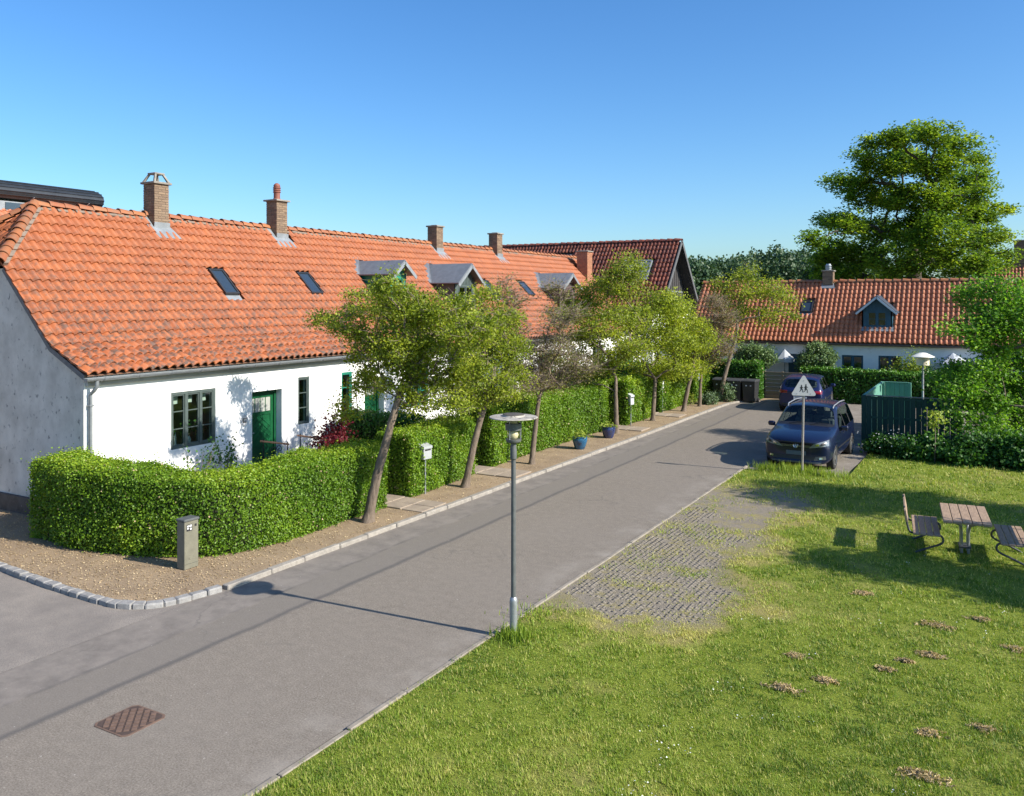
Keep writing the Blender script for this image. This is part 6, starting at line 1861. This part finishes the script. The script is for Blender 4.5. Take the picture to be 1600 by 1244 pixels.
    MB().tube([(.36 + .18 * math.cos(a), 0, .18 * math.sin(a)) for a in np.linspace(0, 2 * PI, 22)], .016, 6, False).build('steering_wheel', M_trim, root, (0, 1.98 * ky, zz(1.05)), (R(-25), 0, 0))
    MB().bbox(-.10, .10, -.02, .02, -.03, .03, .01).build('inner_mirror', M_trim, root, (0, 1.92 * ky, zz(1.44)))
    return root
car('minivan', 'navy blue compact minivan parked nose to the lawn behind the warning sign', (-4.74, 23.55, .0), R(-1), M_navy, 1.62, 4.4)
car('hatchback', 'royal blue hatchback seen from behind, parked by the far hedge', (-7.2, 39.75, 0), R(180) + R(3), M_blue2, 1.47, 4.0, True, 'DJ 84 555', False, False)
# ------------------------------------------------------------------ hedges
hedge('long rounded privet hedge curving round the corner of the near house', [(-15.95, 10.02), (-14.6, 9.98), (-13.6, 10.18), (-12.75, 10.45), (-12.25, 10.95), (-12.12, 11.8), (-12.08, 13.2), (-12.06, 14.72)], 1.05, 1.45, 4200, .037, seed=11, z0=.06,
      hfun=lambda u: .03 * np.sin(u * 1.1 + 1) + .02 * np.sin(u * .47) - .075 * np.clip((u - 2.2) / 2.0, 0, 1))
hedge('short privet hedge behind the grey mailbox, between two slab paths', [(-12.15, 15.75), (-12.2, 17.2), (-12.3, 18.65)], 1.0, 1.45, 3200, .042, seed=12, z0=.06)
hedge('privet hedge behind the two blue pots', [(-12.42, 19.75), (-12.4, 22), (-12.38, 24.5), (-12.36, 27.5)], 1.05, 1.62, 2200, .049, seed=13, z0=.06, brighttop=.15, hfun=lambda u: .04 * np.sin(u * .9))
hedge('privet hedge behind the tall pale mailbox', [(-12.05, 28.6), (-12.1, 30.0), (-12.12, 31.5)], 1.0, 1.62, 1300, .06, seed=14, z0=.06)
hedge('privet hedge with the small white lantern before it', [(-12.2, 32.5), (-12.2, 34.5), (-12.15, 36.0)], 1.0, 1.72, 1100, .066, seed=15, z0=.06)
hedge('tall light green hedge end behind the lavender and last mailbox', [(-12.1, 36.6), (-12.05, 38.4)], 1.0, 1.95, 1100, .066, seed=16, z0=.06)
hedge('dense laurel hedge behind the black wheelie bins', [(-12.3, 39.5), (-10.8, 39.45), (-9.42, 39.45)], .9, 1.72, 1100, .085, L_hedge2, seed=17, z0=.0)
hedge('long dark laurel hedge in front of the white cottage', [(-7.85, 40.55), (-5, 40.5), (-2, 40.45), (1.5, 40.4), (6, 40.4)], .85, 1.46, 800, .085, L_hedge2, seed=18, z0=0, bump=.06)
hedge('low garden hedge between the red maple and second front door', [(-15.4, 18.0), (-14.2, 18.0), (-13.1, 17.95)], .7, 1.5, 1400, .055, L_hedge2, seed=19, z0=.06, brighttop=0)
hedge('dividing hedge in the gardens behind the blue pots', [(-15.5, 29.2), (-14.2, 29.2), (-13.1, 29.2)], .7, 1.75, 900, .06, L_hedge2, seed=20, z0=.06, brighttop=0)
hedge('dividing hedge in the far garden beside the row house', [(-15.5, 34.4), (-14.0, 34.4), (-13.0, 34.4)], .8, 1.8, 800, .065, L_hedge2, seed=21, z0=.06, brighttop=0)

# ------------------------------------------------------------------ street trees
G1 = 'street trees in the verge'
def street_tree(label, base_px, top_px, Z, clumps, r0, r1, seed, n_att=170, n_leaf=15000, ls=.062, lm=None, dz=1.0, mid=None, **k):
    gg = np.random.default_rng(seed + 100)
    b = at(*base_px, Z); b[2] = .05
    t = at(*top_px, Z)
    trunk = [b, b + (t - b) * np.array([.28, .28, .35]) if mid is None else at(*mid, Z), b + (t - b) * np.array([.66, .66, .7]), t]
    cl = []
    for (px, py, r, *ex) in clumps:
        d = ex[0] if ex else gg.uniform(-dz, dz) + (1.1 if px < base_px[0] and Z < 18 else 0)
        R_ = r * Z / FPX
        cl.append((at(px, py, Z + d), (R_, R_, R_ * .72)))
    return tree('street_tree', label, trunk, r0, r1, cl, n_att, n_leaf, ls, lm or L_tree, group=G1, seed=seed, **k)
street_tree('leaning street tree with broad yellow green crown, first along the verge', (575, 822), (622, 622), 17.4,
    [(612, 465, 38), (650, 480, 38), (695, 490, 45), (735, 520, 40), (545, 508, 32), (512, 498, 22), (575, 545, 42), (630, 545, 50), (690, 560, 50), (735, 580, 36), (570, 600, 32), (545, 640, 22), (660, 615, 40), (710, 640, 26), (620, 590, 36), (610, 490, 40, 1.9), (650, 500, 42, 1.7), (690, 520, 40, 1.9), (640, 550, 36, 1.8), (600, 440, 24), (560, 470, 28)],
    .115, .062, 31, 460, 50000, .050, cl_r=.20, twigs=3, dz=.85)
street_tree('second leaning street tree with yellow green crown beside the mailbox', (727, 768), (772, 580), 20.6,
    [(750, 500, 34), (785, 500, 30), (765, 545, 36), (730, 560, 34), (800, 540, 28), (745, 610, 34), (785, 610, 30), (720, 625, 26), (805, 585, 26), (760, 465, 22), (700, 600, 24)],
    .095, .055, 32, 270, 24000, .052, cl_r=.21, dz=.9)
street_tree('thin half bare street tree with grey brown twigs', (831, 730), (842, 622), 23.5,
    [(830, 560, 40), (865, 540, 36), (880, 500, 30), (800, 470, 26), (850, 590, 34), (815, 600, 30), (885, 590, 30), (800, 520, 28), (910, 570, 26), (870, 455, 24), (790, 445, 16)],
    .085, .05, 33, 240, 8500, .05, L_sparse, cl_r=.26, twigs=9, twig_len=.5, dz=.9, mixm=L_brown, mixn=2600)
street_tree('street tree with forked trunk rising behind the dark blue pot', (963, 682), (962, 612), 28.9,
    [(930, 460, 34), (965, 445, 34), (985, 420, 26), (900, 480, 28), (940, 510, 36), (980, 500, 34), (905, 540, 32), (950, 560, 30), (990, 550, 26), (880, 500, 24), (915, 585, 22), (880, 570, 24), (975, 410, 16)],
    .10, .06, 34, 210, 22000, .068, cl_r=.32, dz=1.2, mixm=L_sparse, mixn=5000)
street_tree('straight street tree with fresh green crown before the pale mailbox hedge', (1020, 661), (1024, 592), 31.9,
    [(1030, 470, 30), (1000, 500, 30), (1050, 500, 30), (1020, 530, 34), (1060, 540, 28), (990, 545, 26), (1040, 570, 24), (1065, 575, 18), (1005, 575, 20)],
    .095, .06, 35, 170, 21000, .072, cl_r=.33, dz=1.2, tint_bias=.06)
street_tree('bent street tree with bright green tips near the end of the verge', (1068, 646), (1084, 570), 34.6,
    [(1075, 510, 26), (1055, 480, 22), (1095, 530, 24), (1070, 550, 24), (1085, 575, 18), (1060, 575, 20)],
    .10, .06, 36, 110, 11000, .075, cl_r=.34, dz=1.0, tint_bias=.1)
street_tree('bare brown twigged street tree by the lavender clumps', (1093, 638), (1096, 575), 36.2,
    [(1110, 510, 28), (1125, 540, 24), (1100, 540, 24), (1115, 480, 22), (1130, 500, 20), (1105, 565, 18)],
    .085, .05, 37, 150, 4200, .06, L_sparse, cl_r=.3, twigs=10, twig_len=.6, dz=.9, mixm=L_brown, mixn=6500)
street_tree('slanting street tree in front of the wheelie bins, open flat crown', (1124, 628), (1152, 520), 38.2,
    [(1160, 450, 30), (1130, 455, 26), (1200, 455, 28), (1230, 465, 20), (1150, 490, 26), (1195, 495, 26), (1120, 480, 20), (1235, 490, 14), (1145, 530, 14), (1165, 425, 18)],
    .11, .06, 38, 130, 8200, .085, cl_r=.36, dz=1.4)

# ------------------------------------------------------------------ small planting
shrub('red_maple', 'low crimson maple shrub behind the hedge near the narrow window', (-13.9, 15.65, .06), (.72, .72, 1.7), 4200, .07, L_red, 'shrub', seed=1, stems=5)
def rose(x, y, label, seed, h=.8, n=500):
    g_ = np.random.default_rng(seed)
    e = empty('rose_bush', (x, y, .06), 0, label, 'shrub', 'loose garden shrubs before the white wall')
    segs = []; P = []
    for k in range(9):
        a = g_.uniform(0, 2 * PI); tip_ = np.array([math.cos(a) * g_.uniform(.1, .45), math.sin(a) * g_.uniform(.1, .45), h * g_.uniform(.6, 1.15)]); mid_ = tip_ * np.array([.4, .4, .6])
        segs += [(np.zeros(3), mid_, .008, .006), (mid_, tip_, .006, .003)]
        P.append(mid_ + (tip_ - mid_) * g_.uniform(0, 1.1, (n // 9, 1)) + g_.normal(0, .06, (n // 9, 3)))
    V, F = tubes_np(segs); link('stems', np_mesh('stems', V, F, smooth=True), M_twig, e)
    P = np.concatenate(P); leaves('foliage', P, unit(g_.normal(size=(len(P), 3)) + np.array([0, 0, .6])), .06, L_shade, e, g=g_)
rose(-15.35, 13.6, 'loose rose bush below the three part window', 3, 1.25, 420)
rose(-15.3, 12.9, 'thin sprigs rising behind the hedge left of the rose bush', 4, 1.15, 150)
for k, (x, y, r, lab) in enumerate(((-10.85, 36.35, .42, 'smaller grey green lavender clump by the last trees'), (-10.55, 37.75, .55, 'bigger grey green lavender clump at the kerb bend'))):
    shrub('lavender', lab, (x, y, .06), (r, r, r * 1.3), 1500, .07, L_lav, 'shrub', 'lavender clumps', 50 + k)
shrub('yellow_flowers', 'small yellow flowering plant at the tree foot', (-11.55, 35.9, .06), (.22, .22, .5), 260, .05, L_yellowbush, 'flowers', seed=60)
def round_shrub(label, x, y, zc, r, rz_, seed):
    gg = np.random.default_rng(seed); cl = []
    for k in range(12):
        d = unit(gg.normal(size=(1, 3)))[0]; cl.append((np.array([x, y, zc]) + d * np.array([r, r * .6, rz_]) * .6, (r * .45, r * .35, rz_ * .5)))
    tree('olive_shrub', label, [(x, y, 0), (x + .03, y, .45), (x, y + .03, .9), (x, y, zc - rz_ * .55)], .07, .05, cl, 120, 9000, .085, L_olive, 'shrub', 'round clipped shrubs at the cottage', seed, cl_r=.17, flat=.8, twigs=1, twig_len=.2)
round_shrub('round grey green shrub above the bins, left of the parasol', -10.1, 40.9, 1.85, .98, .62, 61)
round_shrub('round grey green shrub right of the parasol, before blue windows', -7.35, 41.25, 1.85, 1.0, .64, 62)
shrub('golden_shrub', 'yellow green feathery shrub behind the cream drum lamp', (-3.35, 41.2, .0), (1.35, .6, 2.0), 7000, .085, L_yellowbush, 'shrub', seed=63, tint=.0)
# low bushes along the lawn's far edge
for k, (x, y, rx, rz_, lab, n) in enumerate(((-2.9, 27.3, .7, .55, 'low shaded bush with white umbels at the fence corner', 3200), (-1.9, 27.1, .9, .72, 'leafy bush in front of the green fence', 4800), (-.7, 26.9, 1.0, .8, 'dark leafy bush under the overhanging tree, next to the fence', 5200), (.5, 26.9, 1.1, .9, 'dark dense bush at the far edge of the lawn', 5600), (1.8, 26.9, 1.2, 1.0, 'dark bush farthest from the fence along the lawn', 5200))):
    shrub('bush', lab, (x, y, .02), (rx, rx * .8, rz_), n, .095, L_shade, 'shrub', 'bushes along the far lawn edge', 70 + k, shell=.35)
g_ = np.random.default_rng(9)
P = np.array([-2.55, 26.75, .55]) + g_.normal(size=(45, 3)) * np.array([.55, .25, .16])
um = leaves('umbel_flowers', P, np.tile([0, -.3, 1.], (45, 1)) + g_.normal(0, .2, (45, 3)), .045, L_flower, None, aspect=.6, g=g_)
tag(um, kind='stuff')
e = empty('sapling', (-1.55, 26.55, .02), 0, 'single bright sapling shoot in front of the green fence', 'sapling')
V, F = tubes_np([((0, 0, 0), (.02, 0, .7), .012, .01), ((.02, 0, .7), (.0, .02, 1.45), .01, .004)]); link('stem', np_mesh('stem', V, F, smooth=True), M_twig, e)
P = np.array([0, 0, 1.22]) + g_.normal(size=(150, 3)) * np.array([.13, .13, .17]); leaves('foliage', P, unit(g_.normal(size=(150, 3)) + np.array([0, -.3, .7])), .10, L_yellowbush, e, g=g_)

# ------------------------------------------------------------------ overhanging tree at the right edge
Zr = 25.5
cl = []
gg = np.random.default_rng(77)
for (px, py, r) in [(1530, 470, 34), (1570, 455, 36), (1510, 520, 34), (1560, 520, 46), (1600, 500, 50), (1530, 575, 40), (1585, 580, 50), (1500, 610, 26), (1545, 635, 38), (1600, 650, 50), (1640, 560, 60), (1660, 470, 60), (1490, 655, 22), (1560, 690, 36), (1620, 700, 46), (1680, 640, 70), (1720, 540, 60), (1520, 655, 26), (1480, 590, 16)]:
    R_ = r * Zr / FPX; cl.append((at(px, py, Zr + gg.uniform(-1.0, 1.3)), (R_, R_, R_ * .7)))
tr_b = np.array([2.6, 28.2, 0.02])
tree('maple_tree', 'bushy bright green maple hanging over the lawn beside the green fence', [tr_b, tr_b + np.array([-.1, -.05, .9]), tr_b + np.array([-.3, -.2, 1.7]), tr_b + np.array([-.5, -.3, 2.4])], .15, .09, cl, 420, 60000, .09, L_maple, seed=41, cl_r=.36, tint_bias=.1, flat=.5, droop=.35, twigs=2, upn=.9, forks=4)

# ------------------------------------------------------------------ big spreading tree behind the cottage
Zb = 52.0
cl = []
for (px, py, r) in [(1375, 222, 26), (1410, 215, 26), (1440, 208, 24), (1470, 212, 26), (1500, 225, 26), (1520, 250, 26), (1345, 240, 18), (1370, 260, 34), (1415, 255, 38), (1460, 260, 38), (1505, 280, 34), (1530, 300, 22), (1320, 285, 24), (1345, 300, 30), (1390, 310, 40), (1440, 310, 40), (1490, 320, 40), (1535, 335, 30), (1570, 325, 18), (1290, 345, 26), (1325, 350, 34), (1370, 360, 38), (1420, 365, 38), (1470, 370, 42), (1520, 375, 40), (1565, 370, 26), (1280, 375, 18), (1300, 395, 32), (1345, 400, 34), (1400, 405, 34), (1460, 410, 34), (1510, 415, 36), (1560, 400, 28), (1290, 420, 28), (1330, 430, 26), (1380, 435, 24), (1430, 435, 24), (1540, 425, 26)]:
    R_ = r * Zb / FPX; cl.append((at(px, py, Zb + gg.uniform(-3.8, 3.8)), (R_ * gg.uniform(.7, 1.2), R_ * gg.uniform(.7, 1.2), R_ * gg.uniform(.45, .8))))
bb = at(1432, 468, Zb); bb[2] = 0
t1 = at(1428, 395, Zb)
tree('spreading_tree', 'huge spreading tree with layered foliage rising behind the cottage roof', [bb, bb + (t1 - bb) * .35 + np.array([.1, 0, 0]), bb + (t1 - bb) * .7, t1], .62, .36, cl, 760, 80000, .17, L_big, seed=42, cl_r=.56, flat=.46, tint_bias=.0, twigs=1, twig_len=.8, upn=1.1, jitter=.3, lean=.12, bark=mat('dark_bark', (.07, .055, .04), (.045, .035, .026), 5, .95, (8, .8, .03)))
# trees out of frame on the right whose shade falls across the lawn and road
def shade_tree(label, x, y, h, r, seed, n=9000):
    gg = np.random.default_rng(seed); cl = []
    for k in range(9):
        d = gg.normal(size=3); d /= np.linalg.norm(d)
        cl.append((np.array([x, y, h - r * .9]) + d * np.array([r, r * .55, r * .6]) * .7, (r * .42, r * .34, r * .3)))
    tree('garden_tree', label, [(x, y, 0), (x + .1, y, h * .2), (x, y + .1, h * .4), (x - .1, y, h * .5)], .16, .1, cl, 130, n, .10, L_maple, seed=seed, cl_r=.36, twigs=2, droop=.3)
shade_tree('green tree right of the lawn shading the sign and the road', 4.9, 21.2, 7.0, 2.1, 81, 14000)
shade_tree('green tree right of the lawn shading the picnic benches', 6.2, 16.3, 5.9, 2.0, 82, 14000)
shade_tree('second green tree right of the lawn with its shade across the grass', 7.0, 20.9, 5.6, 2.0, 83, 14000)

# ------------------------------------------------------------------ distant wood
g = np.random.default_rng(15)
P = []; T = []
for k in range(290):
    a = g.uniform(-.12, .95) if k % 4 == 0 else g.uniform(.15, .44); Z_ = g.uniform(92, 118); X_ = a * Z_
    c = np.array([X_ * _c - Z_ * _s, X_ * _s + Z_ * _c])
    h = g.uniform(7.2, 9.8) * (1.0 - .1 * math.sin(a * 14))
    r = g.uniform(1.6, 2.8)
    n = 560
    zz_ = g.random(n) ** .8
    prof = np.sqrt(np.clip(1 - ((zz_ - .35) / .68) ** 2, 0.02, 1))
    w = g.uniform(0, 2 * PI, n); rr = r * prof * np.sqrt(g.uniform(.45, 1, n))
    P.append(np.c_[c[0] + np.cos(w) * rr, c[1] + np.sin(w) * rr, zz_ * h + g.normal(0, .25, n)]); T.append(np.full(n, g.uniform(.15, .8)) + g.normal(0, .15, n))
P = np.concatenate(P); T = np.concatenate(T)
wd = leaves('distant_wood', P, unit(g.normal(size=(len(P), 3)) + np.array([.4, -.3, .6])), .36, L_forest, None, T, g=g)
tag(wd, 'dense dark green wood on the skyline behind the roofs', 'wood', kind='stuff')
